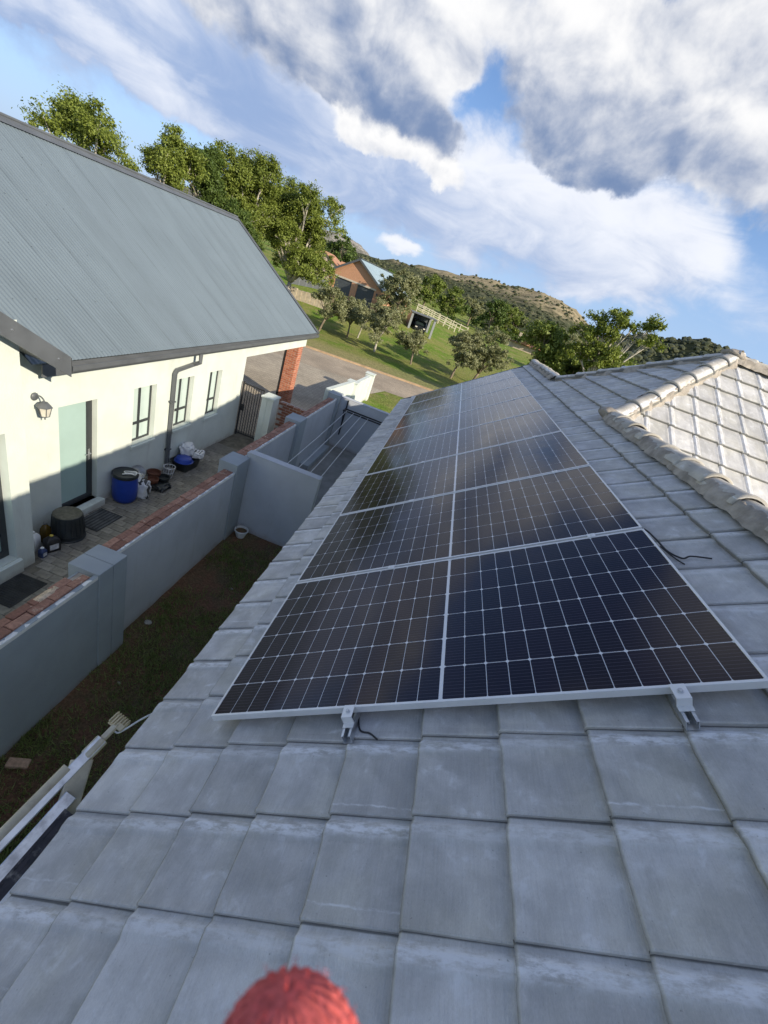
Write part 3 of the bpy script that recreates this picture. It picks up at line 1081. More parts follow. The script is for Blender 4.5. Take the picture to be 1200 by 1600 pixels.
def ridge_run(a, b, up, pitch=0.362, lift=0.0, mort=(0.125, 0.125), drop=(0.1, 0.1)):
    a, b = Vector(a), Vector(b)
    t = (b - a).normalized()
    w = Vector(up).cross(t).normalized()
    n = t.cross(w)
    L = (b - a).length
    k = 0
    while k * pitch < L - 0.05:
        o = a + t * (k * pitch) + n * (lift + rnd.uniform(-0.006, 0.006))
        mw = facet_frame(t, w, n, o) @ Matrix.Rotation(rnd.uniform(-0.025, 0.025), 4, 'Z') @ Matrix.Rotation(0.035 + rnd.uniform(-0.01, 0.01), 4, 'Y')
        ob = bpy.data.objects.new('ridge_tile', RIDGES[k % 3])
        COL.objects.link(ob)
        ob.parent = house
        ob.matrix_local = Matrix.Translation(ORG[house.name]).inverted() @ mw
        k += 1
    # mortar bedding, one lumpy bead each side
    for s, wd, dp in ((1, mort[0], drop[0]), (-1, mort[1], drop[1])):
        mb = MB()
        ns, nc = int(L / 0.035), 5
        for i in range(ns + 1):
            d = L * i / ns
            lump = mnoise.fractal(Vector((d * 7, s * 5, a.x)), 1.0, 2.0, 4) * 0.032
            per = abs(((d + lump) % pitch) / pitch - 0.5) * 2
            for c in range(nc):
                f = c / (nc - 1)
                jit = mnoise.noise(Vector((d * 22, c * 2.1, s * 9 + a.y))) * 0.024
                out = wd * 0.72 + (wd * 0.34 + lump + 0.028 * (1 - per)) * f
                hh = lift + 0.045 - (dp + 0.045) * f ** 1.4 + 0.014 * sin(pi * f) + jit * (1 - f * 0.5)
                mb.v.append(tuple(a + t * d + w * (s * out) + n * hh))
        for i in range(ns):
            for c in range(nc - 1):
                q = i * nc + c
                mb.f.append((q, q + nc, q + nc + 1, q + 1))
        part('mortar_bedding', mb, M['mortar'], house, smooth=True)


ridge_run((2.40, -3.4, 1.60), (2.40, 3.80, 1.60), (0, 0, 1), lift=0.0, mort=(0.104, 0.104), drop=(0.05, 0.05))
ridge_run((2.40, 9.92, 1.60), (2.40, 7.05, 1.60), (0, 0, 1), lift=0.0, mort=(0.104, 0.104), drop=(0.05, 0.05))
ridge_run(PA + Vector((0.02, 0.02, 0.0)), APX + Vector((-0.05, -0.05, -0.05)), (0, 0, 1), lift=-0.015, mort=(0.098, 0.098), drop=(0.06, 0.06))
ridge_run(PB + Vector((0.02, -0.02, 0.0)), APX + Vector((-0.05, 0.05, -0.05)), (0, 0, 1), lift=-0.015, mort=(0.098, 0.098), drop=(0.06, 0.06))
ridge_run((8.6, APX.y, APX.z - 0.05), (APX.x - 0.05, APX.y, APX.z - 0.05), (0, 0, 1), lift=0.0, mort=(0.125, 0.125), drop=(0.05, 0.05))
lump = MB()
bmx = bmesh.new()
bmesh.ops.create_icosphere(bmx, subdivisions=3, radius=0.15)
for v in bmx.verts:
    d = mnoise.fractal(v.co * 9, 1.0, 2.0, 4)
    v.co *= (1 + 0.25 * d)
    v.co.z *= 0.55
lump.add([Vector((v.co.x, v.co.y, v.co.z * 0.7)) + APX + Vector((0.0, 0, 0.0)) for v in bmx.verts], [[v.index for v in f.verts] for f in bmx.faces])
lump2 = MB()
lump2.add([v.co * 0.8 + PA + Vector((-0.02, 0.03, 0.02)) for v in bmx.verts], [[v.index for v in f.verts] for f in bmx.faces])
bmx.free()
part('mortar_bedding', lump, M['mortar'], house, smooth=True)
part('mortar_bedding', lump2, M['mortar'], house, smooth=True)

# ------------------------------------------------------------------ solar panels
PL, PW, PP = 2.278, 1.134, 1.1551


def frame_of(u, y, h):
    m = Matrix((Vector((CT, 0, ST)), Vector((0, 1, 0)), NR)).transposed().to_4x4()
    m.translation = RP(u, y, h)
    return m


fr = MB()
t = 0.0115
fr.bx(0, PL, 0, t, -0.035, 0)
fr.bx(0, PL, PW - t, PW, -0.035, 0)
fr.bx(0, t, t, PW - t, -0.035, -0.0001)
fr.bx(PL - t, PL, t, PW - t, -0.035, -0.0001)
fr_me = fr.mesh('frame', M['alu'])
bsm = MB()
bsm.bx(t, PL - t, t, PW - t, -0.009, -0.0045)
bs_me = bsm.mesh('backsheet', M['sheet'])
CU, CV = 0.0905, 0.1820                     # half cells: along the slope, along the eave
GU, GV = 0.0031, 0.0038
ce = MB()
cu, cv, ch = CU / 2, CV / 2, 0.0070
poly = [(-cu + ch, -cv), (cu - ch, -cv), (cu, -cv + ch), (cu, cv - ch), (cu - ch, cv), (-cu + ch, cv), (-cu, cv - ch), (-cu, -cv + ch)]
ce.prism(poly, -0.0004, 0.0003, 'z')
cell_me = ce.mesh('solar_cell', M['cell'])
PANEL_WORDS = ['nearest of the eight, above the bare tiles', 'second from the near end of the array', 'third from the near end of the array',
               'fourth from the near end of the array', 'fifth from the near end of the array', 'third from the far end of the array',
               'second from the far end of the array', 'farthest of the eight, at the gable end']
for i in range(8):
    mw = frame_of(0, i * PP, 0)
    p = thing('solar_panel', 'black solar panel with silver frame, ' + PANEL_WORDS[i], 'solar panel', (0, 0, 0), 'solar panels in a row up the tiled roof')
    p.matrix_world = mw
    for nm, me in (('frame', fr_me), ('backsheet', bs_me)):
        o = bpy.data.objects.new(nm, me)
        COL.objects.link(o)
        o.parent = p
        if nm == 'frame':
            bv = o.modifiers.new('bevel', 'BEVEL')
            bv.width = 0.0012
            bv.segments = 1
    halfw = 12 * CU + 11 * GU
    mid = 0.017
    totv = 6 * CV + 5 * GV
    for a in range(24):
        u = PL / 2 + ((mid / 2 + CU / 2 + (a - 12) * (CU + GU)) if a >= 12 else -(mid / 2 + CU / 2 + (11 - a) * (CU + GU)))
        for b in range(6):
            v = PW / 2 - totv / 2 + CV / 2 + b * (CV + GV)
            o = bpy.data.objects.new('solar_cell', cell_me)
            COL.objects.link(o)
            o.parent = p
            o.location = (u, v, -0.0041)

RAIL_WORDS = {0.735: 'galvanised channel rail under the lower half of the panels', 2.0: 'galvanised channel rail under the upper half of the panels'}
for u in (0.735, 2.0):
    rl = thing('mounting_rail', RAIL_WORDS[u], 'rail', (0, 0, 0), 'mounting rails under the solar panels')
    rl.matrix_world = frame_of(u, -0.115, -0.036)
    mb = MB()
    Lr = 9.36
    for (x0, x1, z0, z1) in ((-0.0205, 0.0205, -0.0415, -0.039), (-0.0205, -0.018, -0.039, 0.0), (0.018, 0.0205, -0.039, 0.0), (-0.018, -0.0105, -0.0025, 0.0), (0.0105, 0.018, -0.0025, 0.0), (-0.0125, -0.0105, -0.010, -0.0025), (0.0105, 0.0125, -0.010, -0.0025)):
        mb.bx(x0, x1, 0, Lr, z0, z1)
    o = bpy.data.objects.new('channel', mb.mesh('channel', M['galv']))
    COL.objects.link(o)
    o.parent = rl
    # end clamp: a Z-shaped plate over the frame edge, with its bolt
    mb = MB()
    mb.bx(-0.024, 0.024, 0.060, 0.123, 0.0365, 0.0405)
    mb.bx(-0.024, 0.024, 0.060, 0.064, 0.0, 0.0365)
    mb.bx(-0.024, 0.024, 0.040, 0.064, 0.0005, 0.0035)
    o = bpy.data.objects.new('end_clamp', mb.mesh('end_clamp', M['alu']))
    COL.objects.link(o)
    o.parent = rl
    b2 = MB()
    b2.lathe([(0.0, 0.008), (0.0065, 0.008), (0.0075, 0.0), (0.011, 0.0), (0.011, -0.002)], (0, 0.09, 0.0425), 12)
    o2 = bpy.data.objects.new('bolt', b2.mesh('bolt', M['galv']))
    COL.objects.link(o2)
    o2.parent = o
    mm = MB()
    mm.bx(-0.022, 0.022, -0.019, 0.019, 0.0362, 0.0395)
    mm.bx(-0.022, 0.022, -0.0095, 0.0095, 0.0, 0.0362)
    mm.lathe([(0.0, 0.046), (0.006, 0.046), (0.0065, 0.0395)], (0, 0, 0), 10)
    mid_me = mm.mesh('mid_clamp', M['alu'])
    for i in range(1, 8):
        o = bpy.data.objects.new('mid_clamp', mid_me)
        COL.objects.link(o)
        o.parent = rl
        o.location = (0, i * PP - 0.0105 + 0.115, 0)
    hk = MB()
    hk.bx(-0.015, 0.015, -0.003, 0.003, -0.06, -0.0415)
    hk.bx(-0.015, 0.015, -0.06, 0.003, -0.066, -0.06)
    hook_me = hk.mesh('roof_hook', M['galv'])
    for i in range(8):
        o = bpy.data.objects.new('roof_hook', hook_me)
        COL.objects.link(o)
        o.parent = rl
        o.location = (0, 0.45 + i * 1.155, 0)


def curve_pts(pts, n=8):
    """Catmull-Rom through pts"""
    P = [Vector(p) for p in pts]
    P = [P[0] * 2 - P[1]] + P + [P[-1] * 2 - P[-2]]
    out = []
    for i in range(1, len(P) - 2):
        for k in range(n):
            t = k / n
            a, b, c, d = P[i - 1], P[i], P[i + 1], P[i + 2]
            out.append(0.5 * ((2 * b) + (c - a) * t + (2 * a - 5 * b + 4 * c - d) * t * t + (3 * b - a - 3 * c + d) * t ** 3))
    out.append(P[-2])
    return out


mb = MB()
mb.tube(curve_pts([RP(2.20, 1.30, -0.05), RP(2.30, 1.22, -0.05), RP(2.325, 1.10, -0.06), RP(2.335, 0.97, -0.068), RP(2.375, 0.89, -0.074), RP(2.42, 0.90, -0.076), RP(2.50, 0.865, -0.084)]), 0.0048, 6)
mb.tube(curve_pts([RP(2.32, 1.02, -0.066), RP(2.345, 0.90, -0.074), RP(2.365, 0.84, -0.078)]), 0.0035, 6)
tag(part('power_cable', mb, M['black'], smooth=True), 'thin black cable curling out from under the right edge of the nearest solar panel', 'cable')
mb = MB()
mb.tube(curve_pts([RP(0.74, 0.06, -0.07), RP(0.77, -0.05, -0.076), RP(0.82, -0.07, -0.080), RP(0.86, -0.10, -0.082)]), 0.004, 6)
tag(part('earth_wire', mb, M['black'], smooth=True), 'short dark wire lying on the tiles beside the lower rail end', 'wire')

# ------------------------------------------------------------------ the neighbour's house
XN, XP = -5.12, -4.58                  # wall face, face of the projecting part
YE = 10.86                             # end of the wall at the carport
nb = thing('neighbour_house', 'cream plastered house with blue grey corrugated roof, carport and red brick pillar', 'house', (-9.0, 8.0, -3.5))


def wall_x(mb, x0, x1, y0, y1, z0, z1, holes):
    """wall slab between x0 and x1 with rectangular openings (ya, yb, za, zb)"""
    ys = sorted({y0, y1, *[h[0] for h in holes], *[h[1] for h in holes]})
    zs = sorted({z0, z1, *[h[2] for h in holes], *[h[3] for h in holes]})
    inside = lambda a, b: any(h[0] < a < h[1] and h[2] < b < h[3] for h in holes)
    for i in range(len(ys) - 1):
        for k in range(len(zs) - 1):
            if inside((ys[i] + ys[i + 1]) / 2, (zs[k] + zs[k + 1]) / 2):
                continue
            a, b, c, d = ys[i], ys[i + 1], zs[k], zs[k + 1]
            mb.add([(x1, a, c), (x1, b, c), (x1, b, d), (x1, a, d)], [(0, 1, 2, 3)])
            mb.add([(x0, a, c), (x0, b, c), (x0, b, d), (x0, a, d)], [(3, 2, 1, 0)])
    for a, b, c, d in holes:
        mb.add([(x0, a, c), (x1, a, c), (x1, a, d), (x0, a, d)], [(0, 1, 2, 3)])
        mb.add([(x0, b, c), (x1, b, c), (x1, b, d), (x0, b, d)], [(3, 2, 1, 0)])
        mb.add([(x0, a, c), (x1, a, c), (x1, b, c), (x0, b, c)], [(3, 2, 1, 0)])
        mb.add([(x0, a, d), (x1, a, d), (x1, b, d), (x0, b, d)], [(0, 1, 2, 3)])


WIN = [(6.22, 6.905), (7.59, 8.27), (8.945, 9.565)]
WZ0, WZ1 = -2.49, -1.265
DOOR = (4.50, 5.30, -3.36, -1.30)
PDOOR = (1.1, 3.14, -3.24, -1.17)
mb = MB()
mb.bx(XN - 0.24, XN - 0.003, 3.40, 4.62, -0.42, -0.385)
mb.bx(XN - 0.24, XN - 0.004, 3.40, 3.92, -0.386, -0.02)
wall_x(mb, XN - 0.24, XN, 3.40, YE, -3.56, -0.42, [DOOR] + [(a, b, WZ0, WZ1) for a, b in WIN])
mb.add([(XN, YE, -3.56), (-13.2, YE, -3.56), (-13.2, YE, -0.5), (XN, YE, -0.5)], [(0, 1, 2, 3)])
me_w = part('wall', mb, M['cream'], nb)
mb = MB()
wall_x(mb, XP - 0.24, XP, -1.0, 3.42, -3.56, 0.25, [PDOOR])
mb.add([(XP, 3.42, -3.56), (XN - 0.1, 3.42, -3.56), (XN - 0.1, 3.42, 0.1), (XP, 3.42, 0.1)], [(0, 1, 2, 3)])
part('wall', mb, M['cream'], nb)
mb = MB()                                                   # beam over the carport opening
mb.bx(XN - 0.24, XN - 0.002, YE - 0.01, 15.90, -1.04, -0.45)
part('carport_beam', mb, M['cream'], nb)
mb = MB()
mb.bx(-13.1, XN - 0.25, YE + 0.02, 15.90, -0.75, -0.70)
part('carport_ceiling', mb, M['white'], nb)

# windows
for a, b in WIN:
    xf = XN - 0.11
    f = MB()
    d = 0.042
    f.bx(xf - d, xf, a, a + d, WZ0, WZ1)
    f.bx(xf - d, xf, b - d, b, WZ0, WZ1)
    f.bx(xf - d, xf, a + d, b - d, WZ0, WZ0 + d)
    f.bx(xf - d, xf, a + d, b - d, WZ1 - d, WZ1)
    mid = (a + b) / 2 - 0.02
    f.bx(xf - d, xf + 0.004, mid - 0.026, mid + 0.026, WZ0 + d, WZ1 - d)
    zt = WZ0 + 0.40
    f.bx(xf - d, xf + 0.002, a + d, mid - 0.026, zt - 0.028, zt + 0.028)
    f.bx(xf - d, xf + 0.002, mid + 0.026, b - d, zt - 0.028, zt + 0.028)
    w = part('window', f, M['frame'], nb, bevel=0.003, seg=1)
    for (y0, y1) in ((a + d, mid - 0.026), (mid + 0.026, b - d)):
        for (z0, z1) in ((WZ0 + d, zt - 0.028), (zt + 0.028, WZ1 - d)):
            g = MB()
            g.bx(xf - 0.030, xf - 0.022, y0, y1, z0, z1)
            part('pane', g, M['pane'], w)
    s = MB()
    s.prism([(XN - 0.07, WZ0), (XN + 0.035, WZ0 - 0.035), (XN + 0.035, WZ0 - 0.10), (XN - 0.07, WZ0 - 0.10)], a - 0.03, b + 0.03, 'y')
    part('sill', s, M['cream'], w, bevel=0.006)
# frosted door
a, b, z0, z1 = DOOR
xf = XN - 0.10
f = MB()
f.bx(xf - 0.05, xf, a, a + 0.05, z0, z1)
f.bx(xf - 0.05, xf, b - 0.05, b, z0, z1)
f.bx(xf - 0.05, xf, a + 0.05, b - 0.05, z1 - 0.055, z1)
f.bx(xf - 0.05, xf, a + 0.05, b - 0.05, z0, z0 + 0.035)
f.bx(xf - 0.04, xf + 0.012, b - 0.135, b - 0.05, z0 + 0.035, z1 - 0.055)
f.bx(xf - 0.04, xf + 0.012, a + 0.05, b - 0.135, z0 + 0.035, z0 + 0.12)
dr = part('door', f, M['frame'], nb, bevel=0.003, seg=1)
g = MB()
g.bx(xf - 0.03, xf - 0.006, a + 0.05, b - 0.135, z0 + 0.12, z1 - 0.055)
part('pane', g, M['doorpane'], dr)
h = MB()
zh = -2.40
h.bx(xf + 0.012, xf + 0.020, b - 0.112, b - 0.078, zh - 0.11, zh + 0.11)
h.tube([(xf + 0.015, b - 0.095, zh + 0.03), (xf + 0.06, b - 0.095, zh + 0.03)], 0.009, 8)
h.tube([(xf + 0.058, b - 0.09, zh + 0.03), (xf + 0.058, b - 0.20, zh + 0.03)], 0.009, 8)
part('handle', h, M['galv'], dr, smooth=False)
s = MB()
s.bx(XN - 0.2, XN + 0.14, a - 0.06, b + 0.06, -3.55, -3.36)
part('doorstep', s, M['cream'], nb, bevel=0.01)
# sliding door in the projecting part
a, b, z0, z1 = PDOOR
xf = XP - 0.13
f = MB()
for (y0, y1) in ((b - 0.09, b), (2.05, 2.14)):
    f.bx(xf - 0.06, xf, y0, y1, z0, z1)
f.bx(xf - 0.06, xf, a, 2.05, z1 - 0.09, z1)
f.bx(xf - 0.06, xf, 2.14, b - 0.09, z1 - 0.09, z1)
f.bx(xf - 0.06, xf, 2.14, b - 0.09, z0, z0 + 0.12)
sd = part('sliding_door', f, M['frame'], nb, bevel=0.003, seg=1)
g = MB()
g.bx(xf - 0.035, xf - 0.025, a, b - 0.09, z0 + 0.12, z1 - 0.09)
part('pane', g, M['doorpane'], sd)
s = MB()
s.prism([(XP - 0.1, z0), (XP + 0.05, z0 - 0.03), (XP + 0.05, z0 - 0.27), (XP - 0.1, z0 - 0.27)], a, b + 0.05, 'y')
part('sill', s, M['cream'], sd, bevel=0.01)

# main roof, corrugated sheeting
SL = R(34.9)
XE, ZE, YV = -4.95, -0.485, 16.5
XR = -9.0
ZR = ZE + (XE - XR) * math.tan(SL)


def corrugated(mb, p0, along, up, L, S, pitch=0.0762, amp=0.0050, steps=6, rows=1):
    along, up = Vector(along).normalized(), Vector(up).normalized()
    n = along.cross(up)
    if n.z < 0:
        n = -n
    N = int(L / pitch * steps)
    o = len(mb.v)
    for r in range(rows + 1):
        for i in range(N + 1):
            d = i * pitch / steps
            mb.v.append(tuple(Vector(p0) + along * d + up * (S * r / rows) + n * (amp * sin(2 * pi * d / pitch))))
    for r in range(rows):
        for i in range(N):
            mb.f.append((o + r * (N + 1) + i, o + r * (N + 1) + i + 1, o + (r + 1) * (N + 1) + i + 1, o + (r + 1) * (N + 1) + i))
    return mb


slope_len = (XE - XR) / cos(SL)
YS = 3.93
mb = corrugated(MB(), (XE, YS, ZE), (0, 1, 0), (-cos(SL), 0, sin(SL)), YV - YS, slope_len)
rf = part('roof_sheeting', mb, M['roofblue'], nb, smooth=True)
sc = MB()
dirU = Vector((-cos(SL), 0, sin(SL)))
nU = Vector((sin(SL), 0, cos(SL)))
rr = random.Random(3)
for k, s_ in enumerate((0.10, 1.05, 2.05, 3.05, 4.05, slope_len - 0.15)):
    step = 0.0762 * (3 if k == 0 else 5)
    y = YS + 0.2
    while y < YV - 0.1:
        p = Vector((XE, 2.6 + round((y - 2.6) / 0.0762) * 0.0762 + 0.019, ZE)) + dirU * (s_ + rr.uniform(-0.01, 0.01)) + nU * 0.009
        sc.lathe([(0.0, 0.008), (0.006, 0.007), (0.008, 0.002), (0.010, 0.0)], p, 6)
        y += step
sco = part('roof_screws', sc, M['roofblue'], nb)
sco['kind'] = 'stuff'
mb = corrugated(MB(), (XR, 2.6, ZR), (0, 1, 0), (-cos(SL), 0, -sin(SL)), YV - 2.6, slope_len, steps=4)
part('roof_sheeting', mb, M['roofblue'], nb, smooth=True)
mb = MB()                                                    # ridge flashing
for s in (-1, 1):
    a_, b_ = Vector((XR, 2.6, ZR + 0.035)), Vector((XR, YV + 0.03, ZR + 0.035))
    dv = Vector((s * cos(SL), 0, -sin(SL))) * 0.19
    mb.add([a_, b_, b_ + dv, a_ + dv], [(0, 1, 2, 3)])
mb.tube([(XR, 2.6, ZR + 0.04), (XR, YV + 0.03, ZR + 0.04)], 0.03, 10)
part('ridge_cap', mb, M['trim'], nb)
mb = MB()                                                    # far verge flashing and barge
mb.bar((XE + 0.02, YV + 0.01, ZE - 0.07), (XR, YV + 0.01, ZR - 0.07), 0.03, 0.20)
mb.bar((XR, YV + 0.01, ZR - 0.07), (XR - (XE - XR), YV + 0.01, ZE - 0.07), 0.03, 0.20)
mb.bar((XE + 0.02, YV - 0.04, ZE + 0.028), (XR, YV - 0.04, ZR + 0.028), 0.14, 0.012)
part('barge_board', mb, M['trim'], nb)
mb = MB()
mb.bar((XE - 0.02, YV - 0.02, ZE - 0.115), (XE - 0.02, 4.10, ZE - 0.115), 0.025, 0.19)  # dark end runs past the gutter to stand for the barge board's shadow
mb.add([(XE - 0.03, 4.55, ZE - 0.20), (XE - 0.03, YV, ZE - 0.20), (XN - 0.05, YV, ZE - 0.20), (XN - 0.05, 4.55, ZE - 0.20)], [(0, 1, 2, 3)])
part('fascia', mb, M['trim'], nb)
mb = MB()                                                    # box gutter
gx0, gx1 = XE - 0.005, XE + 0.105
gz0, gz1 = ZE - 0.155, ZE - 0.045
pts = [(gx0, gz1), (gx0, gz0), (gx1 - 0.02, gz0), (gx1, gz0 + 0.035), (gx1, gz1), (gx1 - 0.014, gz1), (gx1 - 0.014, gz1 - 0.006), (gx1 - 0.005, gz1 - 0.008), (gx1 - 0.006, gz0 + 0.037), (gx1 - 0.023, gz0 + 0.005), (gx0 + 0.005, gz0 + 0.005), (gx0 + 0.005, gz1)]
mb.prism(pts, 4.5, YV - 0.05, 'y')
part('gutter', mb, M['trim'], nb)
mb = MB()
r_ = 0.042
yt, yb_ = 8.06, 7.40
pth = [(XE + 0.05, yt, ZE - 0.15), (XE + 0.05, yt, ZE - 0.36), (XN + 0.075, yt - 0.05, ZE - 0.46), (XN + 0.06, yb_ + 0.06, ZE - 0.53), (XN + 0.06, yb_, ZE - 0.60), (XN + 0.06, yb_, -3.42)]
sm = []
for i in range(len(pth) - 1):
    sm += [pth[i], tuple(Vector(pth[i]).lerp(Vector(pth[i + 1]), 0.5))]
sm.append(pth[-1])
mb.tube(sm, r_ * 1.15, 4)
mb.bx(XN, XN + 0.10, yb_ - 0.07, yb_ + 0.07, -1.75, -1.72)
mb.bx(XN, XN + 0.10, yb_ - 0.07, yb_ + 0.07, -2.95, -2.92)
part('downpipe', mb, M['trim'], nb)

# the cross gable over the projecting part: barge board and its roof
XB = -4.36
yb0, zb0 = 3.95, -0.17
yb1 = 0.9
kz = 0.645
mb = MB()
for (xa, xb) in ((XB - 0.025, XB),):
    mb.prism([(yb0, zb0), (yb0, zb0 - 0.28), (yb1, zb0 - 0.24 + (yb0 - yb1) * kz), (yb1, zb0 + (yb0 - yb1) * kz)], xa, xb, 'x')
bb = part('barge_board', mb, M['trim'], nb, bevel=0.004)
mb = MB()
for y in (3.75, 3.15, 2.5):
    mb.lathe([(0.0, 0.012), (0.009, 0.010), (0.013, 0.0)], (XB + 0.001, y, zb0 - 0.13 + (yb0 - y) * kz), 8, Matrix.Rotation(pi / 2, 3, 'Y'))
part('screw', mb, M['galv'], bb)
mb = MB()
mb.add([(XB - 0.01, yb0 + 0.02, zb0 - 0.02), (XB - 0.01, yb1, zb0 - 0.02 + (yb0 - yb1) * kz), (-9, yb1, zb0 - 0.02 + (yb0 - yb1) * kz), (-9, yb0 + 0.02, zb0 - 0.02)], [(0, 1, 2, 3)])
mb.add([(XB - 0.01, yb0 + 0.02, zb0 - 0.22), (XB - 0.01, yb1, zb0 - 0.22 + (yb0 - yb1) * kz), (-9, yb1, zb0 - 0.22 + (yb0 - yb1) * kz), (-9, yb0 + 0.02, zb0 - 0.22)], [(3, 2, 1, 0)])
mb.add([(XB - 0.01, yb0 + 0.02, zb0 - 0.02), (-9, yb0 + 0.02, zb0 - 0.02), (-9, yb0 + 0.02, zb0 - 0.22), (XB - 0.01, yb0 + 0.02, zb0 - 0.22)], [(0, 1, 2, 3)])
mb.add([(XB - 0.01, yb1, zb0 - 0.02 + (yb0 - yb1) * kz), (XB - 0.01, yb1 - 3, zb0 - 0.02 + (yb0 - yb1 - 3) * kz), (-9, yb1 - 3, zb0 - 0.02 + (yb0 - yb1 - 3) * kz), (-9, yb1, zb0 - 0.02 + (yb0 - yb1) * kz)], [(0, 1, 2, 3)])
part('gable_roof', mb, M['trim'], nb)


# bricks laid one by one
def brick_mesh(name, sx, sy, sz, mat, seed=0):
    rg = random.Random(seed)
    mb = MB()
    mb.box((0, 0, 0), (sx, sy, sz))
    me = mb.mesh(name, mat)
    bm = bmesh.new()
    bm.from_mesh(me)
    bmesh.ops.bevel(bm, geom=bm.edges[:], offset=0.005, segments=1, affect='EDGES')
    for v in bm.verts:
        v.co += Vector((rg.uniform(-1, 1), rg.uniform(-1, 1), rg.uniform(-1, 1))) * 0.0022
    bm.to_mesh(me)
    bm.free()
    return me


def put(me, name, parent, loc, rot=0.0, tilt=(0, 0)):
    o = bpy.data.objects.new(name, me)
    COL.objects.link(o)
    o.parent = parent
    o.location = Vector(loc) - ORG[parent.name]
    o.rotation_euler = (tilt[0], tilt[1], rot)
    return o


BX = brick_mesh('brick', 0.222, 0.106, 0.073, M['brickclean'], 1)
BXc = brick_mesh('brick', 0.106, 0.222, 0.073, M['brickclean'], 2)
pil = MB()
px0, px1, py0, py1 = -5.62, -5.16, 15.30, 15.76
pil.bx(px0 + 0.008, px1 - 0.008, py0 + 0.008, py1 - 0.008, -3.56, -1.05)
pilo = part('brick_pillar', pil, M['mortarjoint'], nb)
z = -3.52
row = 0
while z < -1.09:
    zc = z + 0.042
    if row % 2 == 0:
        for cx in (px0 + 0.113, px1 - 0.113):
            put(BX, 'brick', pilo, (cx, py0 + 0.053, zc))
            put(BX, 'brick', pilo, (cx, py1 - 0.053, zc))
        put(BXc, 'brick', pilo, (px1 - 0.053, (py0 + py1) / 2, zc))
        put(BXc, 'brick', pilo, (px0 + 0.053, (py0 + py1) / 2, zc))
    else:
        for cy in (py0 + 0.113, py1 - 0.113):
            put(BXc, 'brick', pilo, (px1 - 0.053, cy, zc))
            put(BXc, 'brick', pilo, (px0 + 0.053, cy, zc))
        put(BX, 'brick', pilo, ((px0 + px1) / 2, py0 + 0.053, zc))
        put(BX, 'brick', pilo, ((px0 + px1) / 2, py1 - 0.053, zc))
    z += 0.085
    row += 1
mb = MB()
mb.tube([(-5.68, 15.36, -0.8), (-5.68, 15.36, -3.5)], 0.045, 8)
part('downpipe', mb, M['black'], nb)
mb = MB()
mb.bx(-12.9, -12.45, 15.3, 15.76, -3.56, -0.75)
part('rear_pillar', mb, M['brickclean'], nb)

# coach lamp on the wall
lm = thing('wall_lantern', 'dark coach lantern on the cream wall beside the frosted door', 'wall lamp', (XN, 4.12, -1.15))
mb = MB()
mb.lathe([(0.0, 0.0), (0.062, 0.0), (0.062, 0.012), (0.045, 0.026), (0.02, 0.032), (0.0, 0.034)], (XN, 4.10, -1.04), 16, Matrix.Rotation(pi / 2, 3, 'Y'))
mb.tube(curve_pts([(XN + 0.02, 4.10, -1.04), (XN + 0.09, 4.10, -1.00), (XN + 0.15, 4.10, -1.03), (XN + 0.16, 4.10, -1.07)]), 0.011, 8)
part('bracket', mb, M['trim'], lm, smooth=True)
cx, cy, cz = XN + 0.16, 4.10, -1.10
mb = MB()
Mz = Matrix.Rotation(pi / 6, 3, 'Z')
mb.lathe([(0.0, 0.055), (0.012, 0.05), (0.02, 0.038), (0.055, 0.025), (0.105, -0.035), (0.108, -0.045), (0.09, -0.045)], (cx, cy, cz), 6, Mz)
part('lamp_roof', mb, M['trim'], lm)
mb = MB()
mb.lathe([(0.086, -0.045), (0.055, -0.19), (0.0, -0.192)], (cx, cy, cz), 6, Mz)
part('lamp_glass', mb, M['clear'], lm)
mb = MB()
for k in range(6):
    an = pi / 6 + k * pi / 3
    mb.tube([(cx + 0.09 * cos(an), cy + 0.09 * sin(an), cz - 0.045), (cx + 0.058 * cos(an), cy + 0.058 * sin(an), cz - 0.19)], 0.006, 5)
    an2 = an + pi / 3
    mb.tube([(cx + 0.058 * cos(an), cy + 0.058 * sin(an), cz - 0.19), (cx + 0.058 * cos(an2), cy + 0.058 * sin(an2), cz - 0.19)], 0.006, 5)
mb.lathe([(0.05, -0.192), (0.03, -0.21), (0.01, -0.22), (0.008, -0.25), (0.0, -0.255)], (cx, cy, cz), 8)
part('cage', mb, M['trim'], lm)

# ------------------------------------------------------------------ paved side passage
path = MB()
path.add([(XN - 0.2, -3.0, -3.512), (-2.6, -3.0, -3.512), (-2.6, 11.3, -3.512), (XN - 0.2, 11.3, -3.512)], [(0, 1, 2, 3)])
patho = structure(part('paved_path', path, M['sandjoint']))
PV = brick_mesh('paver', 0.234, 0.154, 0.05, M['paver'], 5)
cand = []
rp = random.Random(11)
for r in range(-12, 62):
    y = 0.08 + r * 0.159
    for c in range(-1, 12):
        x = XN + 0.13 + c * 0.239 + (0.12 if r % 2 else 0)
        if x > -2.8 or y > 11.1 or (y < 3.42 and x < XP + 0.1):
            continue
        # only what shows past the boundary wall is laid singly
        hid = x > -3.62 and y > 0
        d = (Vector((x, y, -3.5)) - CAM).length + (50 if hid or not visible(Vector((x, y, -3.5))) else 0)
        cand.append((d, x, y))
cand.sort()
restp = MB()
for i, (d, x, y) in enumerate(cand):
    z = -3.524 + rp.uniform(-0.003, 0.003)
    if i < 299:
        put(PV, 'paver', patho, (x, y, z), rp.uniform(-0.012, 0.012), (rp.uniform(-0.008, 0.008), rp.uniform(-0.008, 0.008)))
    else:
        restp.box((x, y, z), (0.234, 0.154, 0.05))
part('paver_field', restp, M['paver'], patho)['kind'] = 'stuff'

